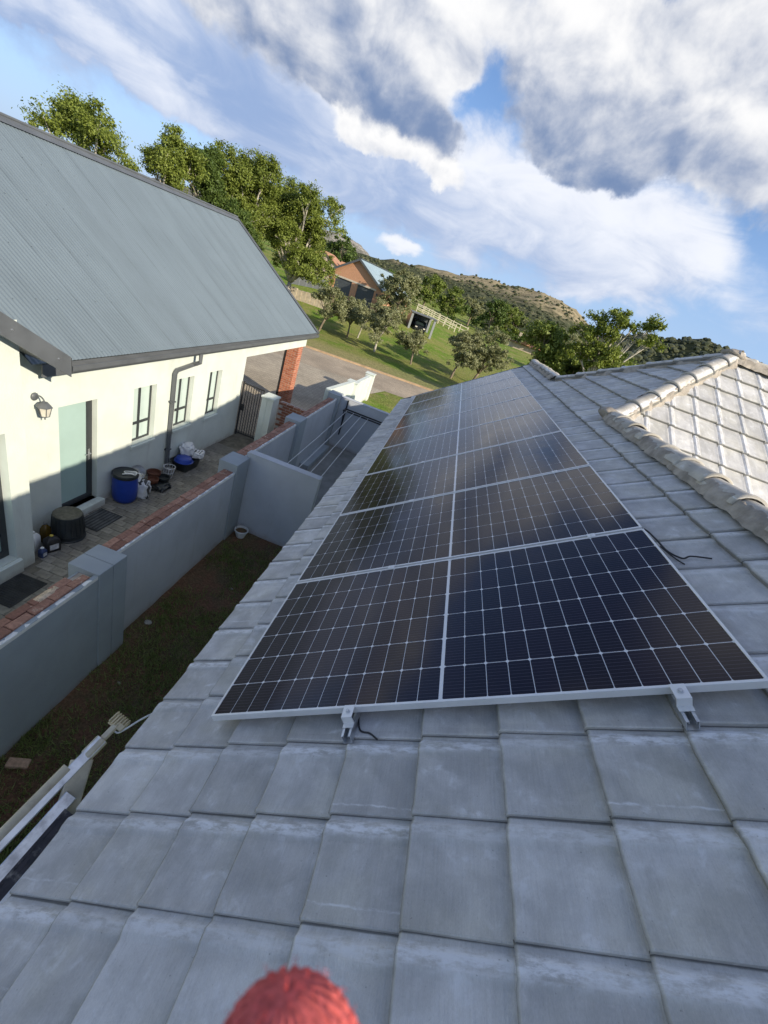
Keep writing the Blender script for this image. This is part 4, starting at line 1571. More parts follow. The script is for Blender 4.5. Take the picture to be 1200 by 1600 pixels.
# ------------------------------------------------------------------ boundary wall between the plots
bw = thing('boundary_wall', 'long grey plastered boundary wall with bare brick top and square piers', 'wall', (-2.6, 6.0, -3.5))


def plaster_box(mb, x0, x1, y0, y1, z0, z1):
    mb.bx(x0, x1, y0, y1, z0, z1)


mb = MB()
mb.bx(-2.505, -2.455, -3.5, 2.20, -3.6, -1.90)
mb.bx(-2.72, -2.70, -3.5, 2.20, -3.6, -1.95)
part('wall_panel', mb, M['greypier'], bw)
mb = MB()
mb.bx(-2.70, -2.505, -3.5, 2.20, -3.6, -1.955)
part('brick_core', mb, M['mortarjoint'], bw)
mb = MB()
mb.bx(-2.84, -2.44, 2.20, 2.425, -3.6, -1.875)
mb.bx(-2.84, -2.44, 2.431, 2.66, -3.6, -1.875)
mb.bx(-2.83, -2.45, 2.42, 2.435, -3.6, -1.885)
part('pier', mb, M['greypier'], bw, bevel=0.008)
mb = MB()
mb.bx(-2.615, -2.585, 2.662, 5.68, -3.6, -1.90)
part('wall_panel', mb, M['greywall'], bw)
mb = MB()
mb.bx(-2.81, -2.615, 2.662, 5.68, -3.6, -1.965)
part('brick_core', mb, M['mortarjoint'], bw)
mb = MB()
mb.bx(-2.93, -2.555, 5.682, 6.20, -3.6, -1.735)
part('pier', mb, M['greypier'], bw, bevel=0.008)
mb = MB()
mb.bx(-2.675, -2.645, 6.20, 9.0, -3.6, -1.74)
mb.bx(-2.675, -2.645, 9.55, 12.78, -3.6, -1.74)
part('wall_panel', mb, M['greywall'], bw)
mb = MB()
mb.bx(-2.87, -2.675, 6.20, 9.0, -3.6, -1.805)
mb.bx(-2.87, -2.675, 9.55, 12.78, -3.6, -1.805)
part('brick_core', mb, M['mortarjoint'], bw)
for y0, y1, zt in ((9.0, 9.55, -1.655), (12.78, 13.3, -1.62)):
    mb = MB()
    mb.bx(-2.98, -2.56, y0, y1, -3.6, zt)
    part('pier', mb, M['greypier'], bw, bevel=0.008)

# white edge of the plaster, ragged along the bricks
def ragged(x_in, x_out, y0, y1, zt, seed):
    mb = MB()
    n = int((y1 - y0) / 0.03)
    for i in range(n + 1):
        y = y0 + (y1 - y0) * i / n
        e = mnoise.fractal(Vector((y * 6, seed, 0)), 1.0, 2.0, 4) * 0.030
        e2 = mnoise.fractal(Vector((y * 9, seed + 4, 0)), 1.0, 2.0, 4) * 0.016 - 0.008
        mb.v += [(x_out + 0.002, y, zt - 0.05), (x_out + 0.002, y, zt + e2), (x_out - 0.006, y, zt + 0.004 + e2), (x_in + 0.010 + e, y, zt + 0.002 + e2), (x_in + e - 0.01, y, zt - 0.04)]
    for i in range(n):
        for c in range(4):
            q = i * 5 + c
            mb.f.append((q, q + 5, q + 6, q + 1))
    return mb


part('plaster_edge', ragged(-2.505, -2.455, -3.4, 2.199, -1.895, 1), M['whiteplaster'], bw)
part('plaster_edge', ragged(-2.625, -2.585, 2.664, 5.678, -1.895, 2), M['whiteplaster'], bw)
part('plaster_edge', ragged(-2.685, -2.645, 6.205, 8.995, -1.735, 3), M['whiteplaster'], bw)
part('plaster_edge', ragged(-2.685, -2.645, 9.555, 12.775, -1.735, 4), M['whiteplaster'], bw)
BR = [brick_mesh('brick', 0.094, 0.222, 0.075, M['brick'], 20 + k) for k in range(3)]
rb = random.Random(5)
for x0, y0, y1, zt in ((-2.653, -1.0, 2.19, -1.958), (-2.553, -1.1, 2.19, -1.958), (-2.763, 2.67, 5.66, -1.968), (-2.663, 2.67, 5.66, -1.968),
                       (-2.823, 6.22, 8.97, -1.808), (-2.723, 6.22, 8.97, -1.808), (-2.823, 9.57, 12.75, -1.808), (-2.723, 9.57, 12.75, -1.808)):
    y = y0 + 0.112
    while y < y1 - 0.08:
        put(BR[rb.randrange(3)], 'brick', bw, (x0, y, zt + 0.036 + rb.uniform(-0.006, 0.008)), rb.uniform(-0.03, 0.03), (rb.uniform(-0.03, 0.03), rb.uniform(-0.04, 0.04)))
        y += 0.232
# one brick with old mortar smeared over it
mb = MB()
for i in range(13):
    for j in range(5):
        yy, xx = 1.60 + 0.26 * i / 12, -2.69 + 0.085 * j / 4
        hgt = 0.008 + 0.012 * mnoise.noise(Vector((xx * 40, yy * 30, 2)))
        edge = min(i, 12 - i, j, 4 - j)
        mb.v.append((xx, yy, -1.884 + (hgt if edge else -0.006)))
for i in range(12):
    for j in range(4):
        q = i * 5 + j
        mb.f.append((q, q + 5, q + 6, q + 1))
part('mortar_smear', mb, simple('old cream mortar', (0.55, 0.44, 0.31), 0.95, var=0.35, scale=40, bump=0.01, bscale=50), bw, smooth=True)

xw = thing('cross_wall', 'grey plastered wall across the yard, behind the white flower pot', 'wall', (-1.8, 6.3, -3.5))
mb = MB()
mb.bx(-2.645, -1.08, 6.22, 6.40, -3.6, -1.655)
part('wall_panel', mb, M['greywall'], xw, bevel=0.008)
mb = MB()
mb.bx(-2.60, -1.078, 6.215, 6.405, -1.653, -1.638)
part('coping', mb, M['greywall'], xw, bevel=0.006)
yw = thing('yard_wall', 'grey plastered end wall behind the clothes line bracket', 'wall', (-1.0, 13.2, -3.5))
mb = MB()
mb.bx(-2.56, 0.6, 13.08, 13.28, -3.6, -1.70)
part('wall_panel', mb, M['greywall'], yw)
mb = MB()
mb.bx(-2.56, 0.6, 13.07, 13.29, -1.698, -1.675)
part('coping', mb, M['greywall'], yw, bevel=0.005)
structure(sheet('concrete_yard', [(-2.66, 6.40), (0.2, 6.40), (0.2, 13.1), (-2.66, 13.1)], -3.488, M['slab']))
kbm = MB()
kbm.bx(-2.645, -2.36, 10.2, 12.4, -3.5, -3.30)
tag(part('concrete_plinth', kbm, M['greypier'], bevel=0.01), 'low grey concrete plinth on the yard floor below the clothes lines', 'plinth')

sw = thing('street_wall', 'white sunlit wall with two piers running down to the road', 'wall', (-3.1, 18.0, -3.5))
mb = MB()
mb.prism([(13.31, -3.6), (17.3, -3.6), (17.3, -1.95), (13.31, -1.66)], -3.24, -3.06, 'x')
part('wall_panel', mb, M['cream'], sw)
mb = MB()
mb.prism([(17.75, -3.6), (21.2, -3.6), (21.2, -2.22), (17.75, -2.10)], -3.24, -3.06, 'x')
part('wall_panel', mb, M['cream'], sw)
for y0, y1, zt in ((17.3, 17.75, -1.98), (21.2, 21.65, -2.10)):
    mb = MB()
    mb.bx(-3.38, -2.93, y0, y1, -3.6, zt - 0.05)
    mb.bx(-3.41, -2.90, y0 - 0.03, y1 + 0.03, zt - 0.05, zt)
    part('pier', mb, M['cream'], sw, bevel=0.008)

# side gate, its post and the bare brick wall
gt = thing('side_gate', 'black steel bar gate at the end of the paved passage', 'gate', (-4.7, 10.8, -3.45))
gx0, gx1, gz0, gz1 = -5.06, -4.36, -3.44, -1.77
mb = MB()
mb.bx(gx0, gx0 + 0.045, 10.78, 10.82, gz0, gz1 + 0.04)
mb.bx(gx1 - 0.03, gx1, 10.785, 10.815, gz0, gz1)
mb.bx(gx0 + 0.045, gx1 - 0.03, 10.785, 10.815, gz1 - 0.035, gz1)
mb.bx(gx0 + 0.045, gx1 - 0.03, 10.785, 10.815, gz0 + 0.06, gz0 + 0.095)
part('frame', mb, M['black'], gt)
bar = MB()
bar.bx(-0.009, 0.009, -0.009, 0.009, 0, gz1 - gz0 - 0.135)
bar_me = bar.mesh('bar', M['black'])
for k in range(7):
    put(bar_me, 'bar', gt, (gx0 + 0.045 + (k + 1) * (gx1 - gx0 - 0.075) / 8, 10.80, gz0 + 0.097))
mb = MB()
mb.bx(gx0 + 0.05, gx0 + 0.16, 10.765, 10.783, -2.62, -2.42)
mb.tube([(gx0 + 0.08, 10.77, -2.45), (gx0 + 0.08, 10.72, -2.45), (gx0 + 0.17, 10.72, -2.45)], 0.009, 6)
part('latch', mb, M['black'], gt)
gp = thing('gate_post', 'grey green plastered gate post beside the black gate', 'post', (-4.2, 10.9, -3.5))
mb = MB()
mb.bx(-4.36, -4.19, 10.68, 11.16, -3.6, -1.95)
mb.bx(-4.18, -4.0, 10.68, 11.16, -3.6, -1.95)
mb.bx(-4.34, -4.02, 10.69, 11.15, -3.6, -1.96)
part('shaft', mb, M['cream'], gp, bevel=0.006)
mb = MB()
mb.bx(-4.39, -3.97, 10.65, 11.19, -1.949, -1.89)
part('cap', mb, M['cream'], gp, bevel=0.01)
lw = thing('brick_wall', 'low unplastered brick wall between gate post and boundary wall', 'wall', (-3.4, 11.3, -3.5))
mb = MB()
mb.bx(-3.995, -2.70, 11.21, 11.40, -3.6, -2.06)
part('mortar_core', mb, M['mortarjoint'], lw)
BL = brick_mesh('brick', 0.222, 0.106, 0.073, mat_brick('dark worn brick', (0.22, 0.075, 0.04), (0.34, 0.14, 0.08), 0.3), 31)
for rw in range(17):
    zc = -3.52 + rw * 0.0865 + 0.04
    for c in range(6):
        x = -3.88 + c * 0.2325 + (0.116 if rw % 2 else 0)
        if x > -2.80:
            continue
        put(BL, 'brick', lw, (x, 11.257, zc), rb.uniform(-0.02, 0.02))

# clothes line in the yard
cl = thing('clothes_line', 'wall clothes line with black bracket and four white lines', 'clothes line', (-1.6, 12.9, -2.0))
mb = MB()
for y in (12.98, 12.72):
    mb.bx(-2.32, 0.3, y - 0.018, y + 0.018, -2.03, -1.99)
mb.bx(-2.30, -2.26, 12.738, 12.962, -2.03, -1.99)
mb.bx(-2.31, -2.27, 13.02, 13.07, -3.0, -1.72)
mb.bar((-2.29, 13.03, -2.6), (-2.29, 12.73, -2.03), 0.03, 0.03)
part('bracket', mb, M['black'], cl)
for k, (xe, xs) in enumerate(((-2.18, -2.06), (-1.93, -1.79), (-1.66, -1.50), (-1.40, -1.24))):
    ln = MB()
    ln.tube([(xe, 12.73, -1.985), (xe + (xs - xe) * 0.5, 9.6, -2.015), (xs, 6.41, -1.985)], 0.0075, 6)
    part('line', ln, M['wire'], cl)

# red soil strip with thin grass
def dirt():
    xs = np.linspace(-2.60, 0.25, 58)
    ys = np.linspace(-4.0, 6.25, 190)
    V = []
    for y in ys:
        for x in xs:
            V.append((x, y, -3.495 + 0.020 * mnoise.fractal(Vector((x * 2.2, y * 2.2, 0)), 1.0, 2.0, 5)))
    n = len(xs)
    F = [(j * n + i, j * n + i + 1, (j + 1) * n + i + 1, (j + 1) * n + i) for j in range(len(ys) - 1) for i in range(n - 1)]
    me = bpy.data.meshes.new('soil_strip')
    me.from_pydata(V, [], F)
    me.materials.append(M['soil'])
    me.polygons.foreach_set('use_smooth', [True] * len(F))
    structure(link('soil_strip', me))
    rng = np.random.default_rng(4)
    V, F = [], []
    for k in range(12000):
        x, y = rng.uniform(-2.5, 0.1), rng.uniform(-3.0, 6.1)
        d = mnoise.fractal(Vector((x * 1.1 + 5, y * 1.1, 0)), 1.0, 2.0, 4) + 0.28 - abs(x + 1.35) * 0.25 - (0.35 if y > 4.3 else 0)
        if rng.random() > 0.62 + d * 1.4:
            continue
        for b in range(rng.integers(5, 10)):
            bx, by = x + rng.normal(0, 0.03), y + rng.normal(0, 0.03)
            h = rng.uniform(0.025, 0.085)
            an = rng.uniform(0, 2 * pi)
            lx, ly = rng.normal(0, 0.03, 2)
            w = 0.007
            o = len(V)
            V += [(bx - w * cos(an), by - w * sin(an), -3.50), (bx + w * cos(an), by + w * sin(an), -3.50), (bx + lx, by + ly, -3.50 + h)]
            F.append((o, o + 1, o + 2))
    me = bpy.data.meshes.new('thin_grass')
    me.from_pydata(V, [], F)
    me.materials.append(M['grassblade'])
    o = structure(link('thin_grass', me), 'stuff')
    o['label'] = 'thin short grass on the red soil strip beside the grey wall'
    o['category'] = 'grass'


dirt()


def pebble(name, loc, s, mat, label, cat, seed, flat=0.5):
    bm = bmesh.new()
    bmesh.ops.create_icosphere(bm, subdivisions=2, radius=1.0)
    for v in bm.verts:
        v.co *= 1 + 0.3 * mnoise.noise(v.co * 1.3 + Vector((seed, 0, 0)))
        v.co = Vector((v.co.x * s, v.co.y * s * 0.7, v.co.z * s * flat))
    me = bpy.data.meshes.new(name)
    bm.to_mesh(me)
    bm.free()
    me.materials.append(mat)
    return tag(link(name, me, None, loc), label, cat)


pebble('stone', (-2.40, 3.13, -3.475), 0.06, simple('pale stone', (0.36, 0.34, 0.30), 0.9, var=0.2), 'flat pale stone lying on the soil beside the first pier', 'stone', 1, 0.35)
for (x, y, sd, lb) in ((-2.05, 2.1, 3, 'small pale pebble on the bare soil nearest the ladder'), (-1.72, 4.45, 5, 'small pebble on the grassy soil halfway to the flower pot')):
    pebble('pebble', (x, y, -3.48), 0.028, simple('pebble', (0.33, 0.30, 0.26), 0.9), lb, 'pebble', sd, 0.6)
bp = brick_mesh('brick_piece', 0.20, 0.09, 0.06, mat_brick('pale broken brick', (0.40, 0.24, 0.15), (0.46, 0.30, 0.2), 0.5), 77)
o = tag(link('brick_piece', bp, None, (-2.25, 0.90, -3.462)), 'broken piece of brick lying on the soil at the foot of the near wall', 'brick')
o.rotation_euler = (0.1, 0.15, 0.35)
fp = thing('flower_pot', 'small white flower pot with dark soil in the corner by the pier', 'flower pot', (-2.40, 6.02, -3.49))
mb = MB()
mb.lathe([(0.0, 0.0), (0.085, 0.0), (0.135, 0.15), (0.145, 0.155), (0.145, 0.185), (0.130, 0.185), (0.125, 0.14)], (-2.36, 6.00, -3.49), 24)
part('pot', mb, M['white'], fp, smooth=False, auto=35)
mb = MB()
mb.lathe([(0.126, 0.140), (0.06, 0.15), (0.0, 0.147)], (-2.36, 6.00, -3.49), 16)
part('soil', mb, M['soil'], fp)
mb = MB()
mb.tube(curve_pts([(-2.36 - 0.13, 6.0, -3.31), (-2.36 - 0.08, 6.03, -3.22), (-2.36, 6.04, -3.18), (-2.36 + 0.08, 6.03, -3.22), (-2.36 + 0.13, 6.0, -3.31)]), 0.005, 6)
part('wire_handle', mb, M['galv'], fp)

# ------------------------------------------------------------------ things left along the passage
Z0 = -3.5
bn = thing('upturned_tub', 'black upturned plastic tub with dusty base, standing before the frosted door', 'tub', (-4.74, 4.22, Z0))
mb = MB()
mb.lathe([(0.262, 0.0), (0.262, 0.02), (0.252, 0.03), (0.247, 0.10), (0.251, 0.105), (0.246, 0.112), (0.222, 0.44), (0.214, 0.466)], (-4.74, 4.22, Z0), 40)
for k in range(20):
    an = 2 * pi * k / 20
    mb.tube([(-4.74 + 0.247 * cos(an), 4.22 + 0.247 * sin(an), Z0 + 0.12), (-4.74 + 0.224 * cos(an), 4.22 + 0.224 * sin(an), Z0 + 0.43)], 0.004, 5)
part('body', mb, M['blackplastic'], bn, smooth=False, auto=40)
mb = MB()
mb.lathe([(0.214, 0.466), (0.205, 0.478), (0.185, 0.482), (0.175, 0.476), (0.165, 0.470), (0.0, 0.472)], (-4.74, 4.22, Z0), 40)
part('base', mb, M['binbase'], bn, auto=40)

dx, dy = -4.86, 5.74
dm = thing('plastic_drum', 'blue plastic drum with black lid by the cream wall', 'drum', (dx, dy, Z0))
mb = MB()
mb.lathe([(0.0, 0.0), (0.17, 0.0), (0.205, 0.03), (0.228, 0.12), (0.236, 0.28), (0.232, 0.44), (0.222, 0.54), (0.214, 0.575)], (dx, dy, Z0), 40)
part('body', mb, M['bluedrum'], dm, auto=40)
mb = MB()
mb.lathe([(0.214, 0.575), (0.236, 0.575), (0.240, 0.60), (0.240, 0.640), (0.232, 0.652), (0.215, 0.652), (0.208, 0.640), (0.0, 0.645)], (dx, dy, Z0), 40)
part('lid', mb, M['blackplastic'], dm, auto=35)
mb = MB()
zt = Z0 + 0.66
mb.tube(curve_pts([(dx + 0.02, dy - 0.12, zt), (dx + 0.12, dy - 0.02, zt + 0.01), (dx + 0.20, dy + 0.02, zt), (dx + 0.16, dy + 0.10, zt + 0.02), (dx + 0.05, dy + 0.04, zt + 0.015), (dx - 0.02, dy + 0.0, zt), (dx + 0.06, dy - 0.06, zt + 0.02), (dx + 0.19, dy + 0.09, zt + 0.012), (dx + 0.24, dy + 0.15, zt - 0.01), (dx + 0.22, dy + 0.22, zt - 0.05)]), 0.011, 6)
tag(part('coiled_rope', mb, M['cord'], smooth=True), 'loop of thin white rope lying on the black drum lid', 'rope')


def crumple(name, c, size, seed, mat, label, cat, group=None, amp=0.16, rot=0.0, squash=2.6, prints=()):
    bm = bmesh.new()
    bmesh.ops.create_icosphere(bm, subdivisions=4, radius=1.0)
    Mr = Matrix.Rotation(rot, 3, 'Z')
    for v in bm.verts:
        p = v.co.copy()
        q = Vector([math.copysign(abs(k) ** (1 / squash * 1.6), k) for k in p])
        d = mnoise.fractal(p * 2.2 + Vector((seed, 0, 0)), 1.0, 2.0, 5)
        q *= 1 + amp * d
        q.z = max(q.z, -0.9)
        q = Vector((q.x * size[0], q.y * size[1], q.z * size[2]))
        v.co = Mr @ q
    me = bpy.data.meshes.new(name)
    for f in bm.faces:
        f.smooth = True
        f.material_index = 0
    me.materials.append(mat)
    if prints:
        me.materials.append(M['ink'])
        inv = Mr.transposed()
        for f in bm.faces:
            p = inv @ f.calc_center_median()
            a, b = p.x / size[0], p.y / size[1]
            if p.z > 0.2 * size[2] or a > 0.5:
                for (a0, a1, b0, b1) in prints:
                    if a0 < a < a1 and b0 < b < b1:
                        f.material_index = 1
    bm.to_mesh(me)
    bm.free()
    return tag(link(name, me, None, c), label, cat, group)


crumple('printed_bag', (-4.70, 6.03, Z0 + 0.19), (0.15, 0.13, 0.22), 3.0, M['bag'], 'crumpled white carrier bag with dark print leaning by the blue drum', 'bag', amp=0.3, rot=0.3,
        prints=((-0.2, 0.15, -0.8, 0.7), (0.3, 0.7, -0.5, 0.8), (0.75, 1.2, -0.6, 0.1)))
mbx = MB()
mbx.lathe([(0.0, 0.0), (0.10, 0.01), (0.15, 0.07), (0.165, 0.12), (0.158, 0.12), (0.14, 0.07), (0.09, 0.02), (0.0, 0.015)], (0, 0, 0), 28, Matrix.Rotation(R(62), 3, 'Y') @ Matrix.Rotation(R(20), 3, 'X'))
bo = part('metal_bowl', mbx, M['galv'], None, auto=40, loc=(0, 0, 0))
bo.location = (-4.99, 6.20, Z0 + 0.42)
tag(bo, 'shiny metal bowl propped against the wall behind the printed bag', 'bowl')
cr = thing('wooden_crate', 'small worn crate under the metal bowl by the wall', 'crate', (-4.98, 6.28, Z0))
mb = MB()
for zz in (0.02, 0.12, 0.22):
    mb.bx(-5.10, -4.86, 6.14, 6.155, Z0 + zz, Z0 + zz + 0.08)
    mb.bx(-5.10, -4.86, 6.405, 6.42, Z0 + zz, Z0 + zz + 0.08)
    mb.bx(-4.86, -4.845, 6.14, 6.42, Z0 + zz, Z0 + zz + 0.08)
    mb.bx(-5.112, -5.10, 6.14, 6.42, Z0 + zz, Z0 + zz + 0.08)
mb.bx(-5.10, -4.86, 6.155, 6.405, Z0 + 0.005, Z0 + 0.02)
part('slats', mb, simple('weathered crate wood', (0.20, 0.17, 0.13), 0.9, var=0.3, scale=20), cr)
for k, (x, y, r, h, mt, lb) in enumerate(((-4.82, 6.56, 0.12, 0.20, 'brown', 'brown clay pot, nearest of the pots by the wall'), (-4.72, 6.80, 0.13, 0.19, 'blackplastic', 'black plant pot lying low between clay pot and wire basket'), (-4.95, 6.78, 0.14, 0.24, 'brown', 'brown clay pot close against the wall behind the black pot'))):
    mb = MB()
    mb.lathe([(0.0, 0.0), (r * 0.68, 0.0), (r * 0.95, h * 0.78), (r * 1.06, h * 0.80), (r * 1.06, h), (r * 0.94, h), (r * 0.88, h * 0.7), (0.0, h * 0.66)], (x, y, Z0), 26)
    tag(part('plant_pot', mb, M[mt], auto=35), lb, 'plant pot', 'plant pots by the passage wall')
# spilled dark cloth under the pots
crumple('black_bag', (-4.63, 6.60, Z0 + 0.05), (0.14, 0.20, 0.06), 8.0, M['blackplastic'], 'flattened black plastic bag on the pavers before the clay pots', 'bag', amp=0.4)
wb = thing('wire_basket', 'grey wire basket tilted beside the downpipe foot', 'basket', (-4.82, 7.12, Z0))
mb = MB()
for k in range(12):
    an = 2 * pi * k / 12
    mb.tube([(-4.82 + 0.085 * cos(an), 7.10 + 0.085 * sin(an), Z0 + 0.02), (-4.80 + 0.125 * cos(an), 7.12 + 0.125 * sin(an), Z0 + 0.30)], 0.006, 5)
for r_, zz in ((0.085, 0.02), (0.105, 0.16), (0.128, 0.30)):
    mb.tube([(-4.82 + zz * 0.06 + r_ * cos(2 * pi * k / 20), 7.10 + zz * 0.06 + r_ * sin(2 * pi * k / 20), Z0 + zz) for k in range(21)], 0.007, 5)
part('wires', mb, M['wire'], wb)
mb = MB()
mb.lathe([(0.0, 0.03), (0.075, 0.03), (0.10, 0.22), (0.05, 0.27), (0.0, 0.26)], (-4.81, 7.11, Z0), 14)
part('lining', mb, simple('grey cloth', (0.17, 0.17, 0.17), 0.9, var=0.4, scale=25), wb, smooth=True)

tb = thing('black_tub', 'low black plastic tub by the wall under a blue bowl and white sacks', 'tub', (-4.84, 7.85, Z0))
mb = MB()


def rrect(w, h, r, n=5):
    out = []
    for cx, cy, a0 in ((w - r, h - r, 0), (-w + r, h - r, 90), (-w + r, -h + r, 180), (w - r, -h + r, 270)):
        for k in range(n + 1):
            an = R(a0 + 90 * k / n)
            out.append((cx + r * cos(an), cy + r * sin(an)))
    return out


def loft(mb, rings, close0=False, close1=False):
    n = len(rings[0])
    o = len(mb.v)
    for rg in rings:
        mb.v += [tuple(p) for p in rg]
    for i in range(len(rings) - 1):
        for k in range(n):
            q = (k + 1) % n
            mb.f.append((o + i * n + k, o + i * n + q, o + (i + 1) * n + q, o + (i + 1) * n + k))
    if close0:
        mb.f.append(tuple(o + k for k in reversed(range(n))))
    if close1:
        mb.f.append(tuple(o + (len(rings) - 1) * n + k for k in range(n)))
    return mb


tc_ = Vector((-4.84, 7.86, Z0))
rings = []
for (w, h, z) in ((0.17, 0.28, 0.0), (0.21, 0.335, 0.24), (0.235, 0.36, 0.245), (0.235, 0.36, 0.27), (0.205, 0.33, 0.27), (0.165, 0.275, 0.03)):
    rings.append([tc_ + Vector((a, b, z)) for a, b in rrect(w, h, 0.06)])
loft(mb, rings, True, True)
part('body', mb, M['blackplastic'], tb, auto=35)
mb = MB()
mb.lathe([(0.215, 0.0), (0.222, 0.006), (0.222, 0.016), (0.200, 0.022), (0.175, 0.09), (0.13, 0.115), (0.0, 0.118)], (-4.79, 7.66, Z0 + 0.272), 32)
tag(part('blue_bowl', mb, M['bluedrum'], auto=35), 'blue plastic bowl upside down on the black tub', 'bowl')
crumple('white_sack', (-4.93, 8.00, Z0 + 0.43), (0.16, 0.21, 0.16), 1.0, M['bag'], 'plain white sack on the black tub, slumped against the wall', 'sack', 'white sacks on the tub', amp=0.3, rot=0.5)
crumple('white_sack', (-4.69, 8.10, Z0 + 0.36), (0.14, 0.17, 0.085), 6.0, M['bag'], 'white sack with black print on the outer edge of the tub', 'sack', 'white sacks on the tub', amp=0.25, rot=0.2,
        prints=((-0.5, -0.2, -0.7, 0.1), (0.0, 0.2, -0.5, 0.7), (0.4, 0.6, -0.7, 0.5), (-0.5, -0.25, 0.3, 0.7)))


def jug(name, loc, w, d, h, mat, capm, label, cat, group=None, lab=False, rot=0.0):
    t = thing(name, label, cat, loc, group)
    loc = Vector(loc)
    Mr = Matrix.Rotation(rot, 3, 'Z')
    rings = []
    for (k, z, r) in ((0.92, 0.0, 0.25), (1.0, 0.02, 0.25), (1.0, 0.62, 0.25), (0.94, 0.72, 0.3), (0.62, 0.86, 0.5), (0.26, 0.92, 0.9), (0.24, 0.95, 0.9)):
        rr_ = min(w, d) / 2 * k * min(1, r + 0.08)
        rings.append([loc + Mr @ Vector((a, b, z * h)) for a, b in rrect(w / 2 * k, d / 2 * k, rr_)])
    part('body', loft(MB(), rings, True, True), mat, t, auto=50)
    mb = MB()
    mb.lathe([(0.024, 0.945 * h), (0.026, 0.95 * h), (0.026, h), (0.0, h + 0.001)], loc, 16)
    part('cap', mb, capm, t, auto=40)
    if lab:
        mb = MB()
        c = loc + Mr @ Vector((w / 2 + 0.0015, 0, 0.34 * h))
        mb.box(c, (0.002, d * 0.62, h * 0.34), Mr)
        part('label', mb, M['label'], t)
    return t


jug('bottle', (-4.84, 3.66, Z0), 0.14, 0.17, 0.34, M['white'], M['white'], 'white plastic jug among the containers in the wall corner', 'jug', 'containers in the wall corner', rot=0.3)
jug('bottle', (-4.63, 3.78, Z0), 0.15, 0.21, 0.30, M['black'], M['yellow'], 'black oil can with pale label and yellow cap in the wall corner', 'can', 'containers in the wall corner', True, rot=-0.35)
jug('bottle', (-4.86, 3.90, Z0), 0.12, 0.13, 0.38, M['amber'], M['trim'], 'tall brown bottle in the wall corner behind the oil can', 'bottle', 'containers in the wall corner', rot=0.2)
jug('bottle', (-4.60, 3.575, Z0), 0.09, 0.10, 0.18, simple('dark blue tin', (0.03, 0.05, 0.13), 0.4, var=0.3, scale=20), M['white'], 'small dark blue container on the pavers at the wall corner', 'container', 'containers in the wall corner', True)

for (x0, x1, y0, y1, lb, ax) in ((-4.93, -4.47, 4.55, 5.20, 'black and grey striped door mat before the frosted door', 'y'), (-4.52, -4.07, 2.52, 3.12, 'dark ribbed mat on the pavers before the sliding door', 'x')):
    mt = thing('door_mat', lb, 'door mat', ((x0 + x1) / 2, (y0 + y1) / 2, Z0))
    mb = MB()
    mb.bx(x0, x1, y0, y1, Z0 + 0.001, Z0 + 0.010)
    part('backing', mb, M['matrub'], mt)
    mb = MB()
    n = 7 if ax == 'y' else 16
    for k in range(n):
        if ax == 'y':
            w = (x1 - x0) / n
            mb.bx(x0 + w * (k + 0.25), x0 + w * (k + 0.75), y0 + 0.03, y1 - 0.03, Z0 + 0.010, Z0 + 0.016)
        else:
            w = (y1 - y0) / n
            mb.bx(x0 + 0.03, x1 - 0.03, y0 + w * (k + 0.2), y0 + w * (k + 0.8), Z0 + 0.010, Z0 + 0.017)
    part('ribs', mb, M['matgrey'] if ax == 'y' else M['matrub'], mt)

# ------------------------------------------------------------------ ladder at the eave
ld = thing('ladder', 'cream and aluminium extension ladder resting along the eave, its ribbed grip end uppermost', 'ladder', (-0.75, -1.6, -3.45))
dA = (Vector((-0.725, -0.517, -0.831)) - Vector((-0.596, 0.041, -0.636)))
A0, A1 = Vector((-0.596, 0.041, -0.636)), Vector((-0.596, 0.041, -0.636)) + dA * 4.2


def channel(mb, a, b, w, h, t=0.004, up=(0.35, 0, 1)):
    """an open channel section: web and two flanges"""
    a, b = Vector(a), Vector(b)
    tt = (b - a).normalized()
    s = tt.cross(Vector(up)).normalized()
    u = s.cross(tt)
    for off, ww, hh in ((u * (h / 2), w, t), (s * (w / 2) - u * 0.0, t, h), (s * (-w / 2), t, h)):
        Mx = Matrix((s, tt, u)).transposed()
        mb.box((a + b) / 2 + off, (ww, (b - a).length, hh), Mx)
    return mb


mb = channel(MB(), A0, A1, 0.050, 0.05)
part('stile', mb, M['aluold'], ld, bevel=0.004)
mb = MB()
mb.tube([A0.lerp(A1, 0.07) + Vector((-0.022, 0, 0.012)), A1 + Vector((-0.022, 0, 0.012))], 0.029, 12)
part('stile', mb, M['fibre'], ld, smooth=True)
# neck and ribbed grip
tA = (A0 - A1).normalized()
nk = MB()
nk.bar(A0 + tA * 0.0, A0 + tA * 0.085, 0.034, 0.030)
nk.bar(A0 - tA * 0.10, A0 + tA * 0.002, 0.058, 0.058)
part('neck', nk, M['fibre'], ld, bevel=0.008)
gpn = MB()
sA = tA.cross(Vector((0.35, 0, 1))).normalized()
uA = sA.cross(tA)
for k in range(6):
    o_ = A0 + tA * 0.10 + sA * ((k - 2.5) * 0.0165)
    gpn.bar(o_ - tA * 0.022, o_ + tA * 0.030 - uA * 0.012, 0.0085, 0.030)
    gpn.bar(o_ + tA * 0.028 - uA * 0.010, o_ + tA * 0.040 - uA * 0.05, 0.0085, 0.022)
gpn.bar(A0 + tA * 0.072, A0 + tA * 0.105 - uA * 0.004, 0.095, 0.012)
part('rubber_grip', gpn, simple('cream rubber', (0.60, 0.52, 0.34), 0.7, var=0.2, scale=30), ld, bevel=0.003)
B0, B1 = Vector((-0.558, -0.209, -0.723)), Vector((-0.558, -0.209, -0.723)) + (Vector((-0.627, -0.578, -0.852)) - Vector((-0.558, -0.209, -0.723))) * 6
mb = channel(MB(), B0, B1, 0.058, 0.05)
part('stile', mb, M['aluold'], ld, bevel=0.004)
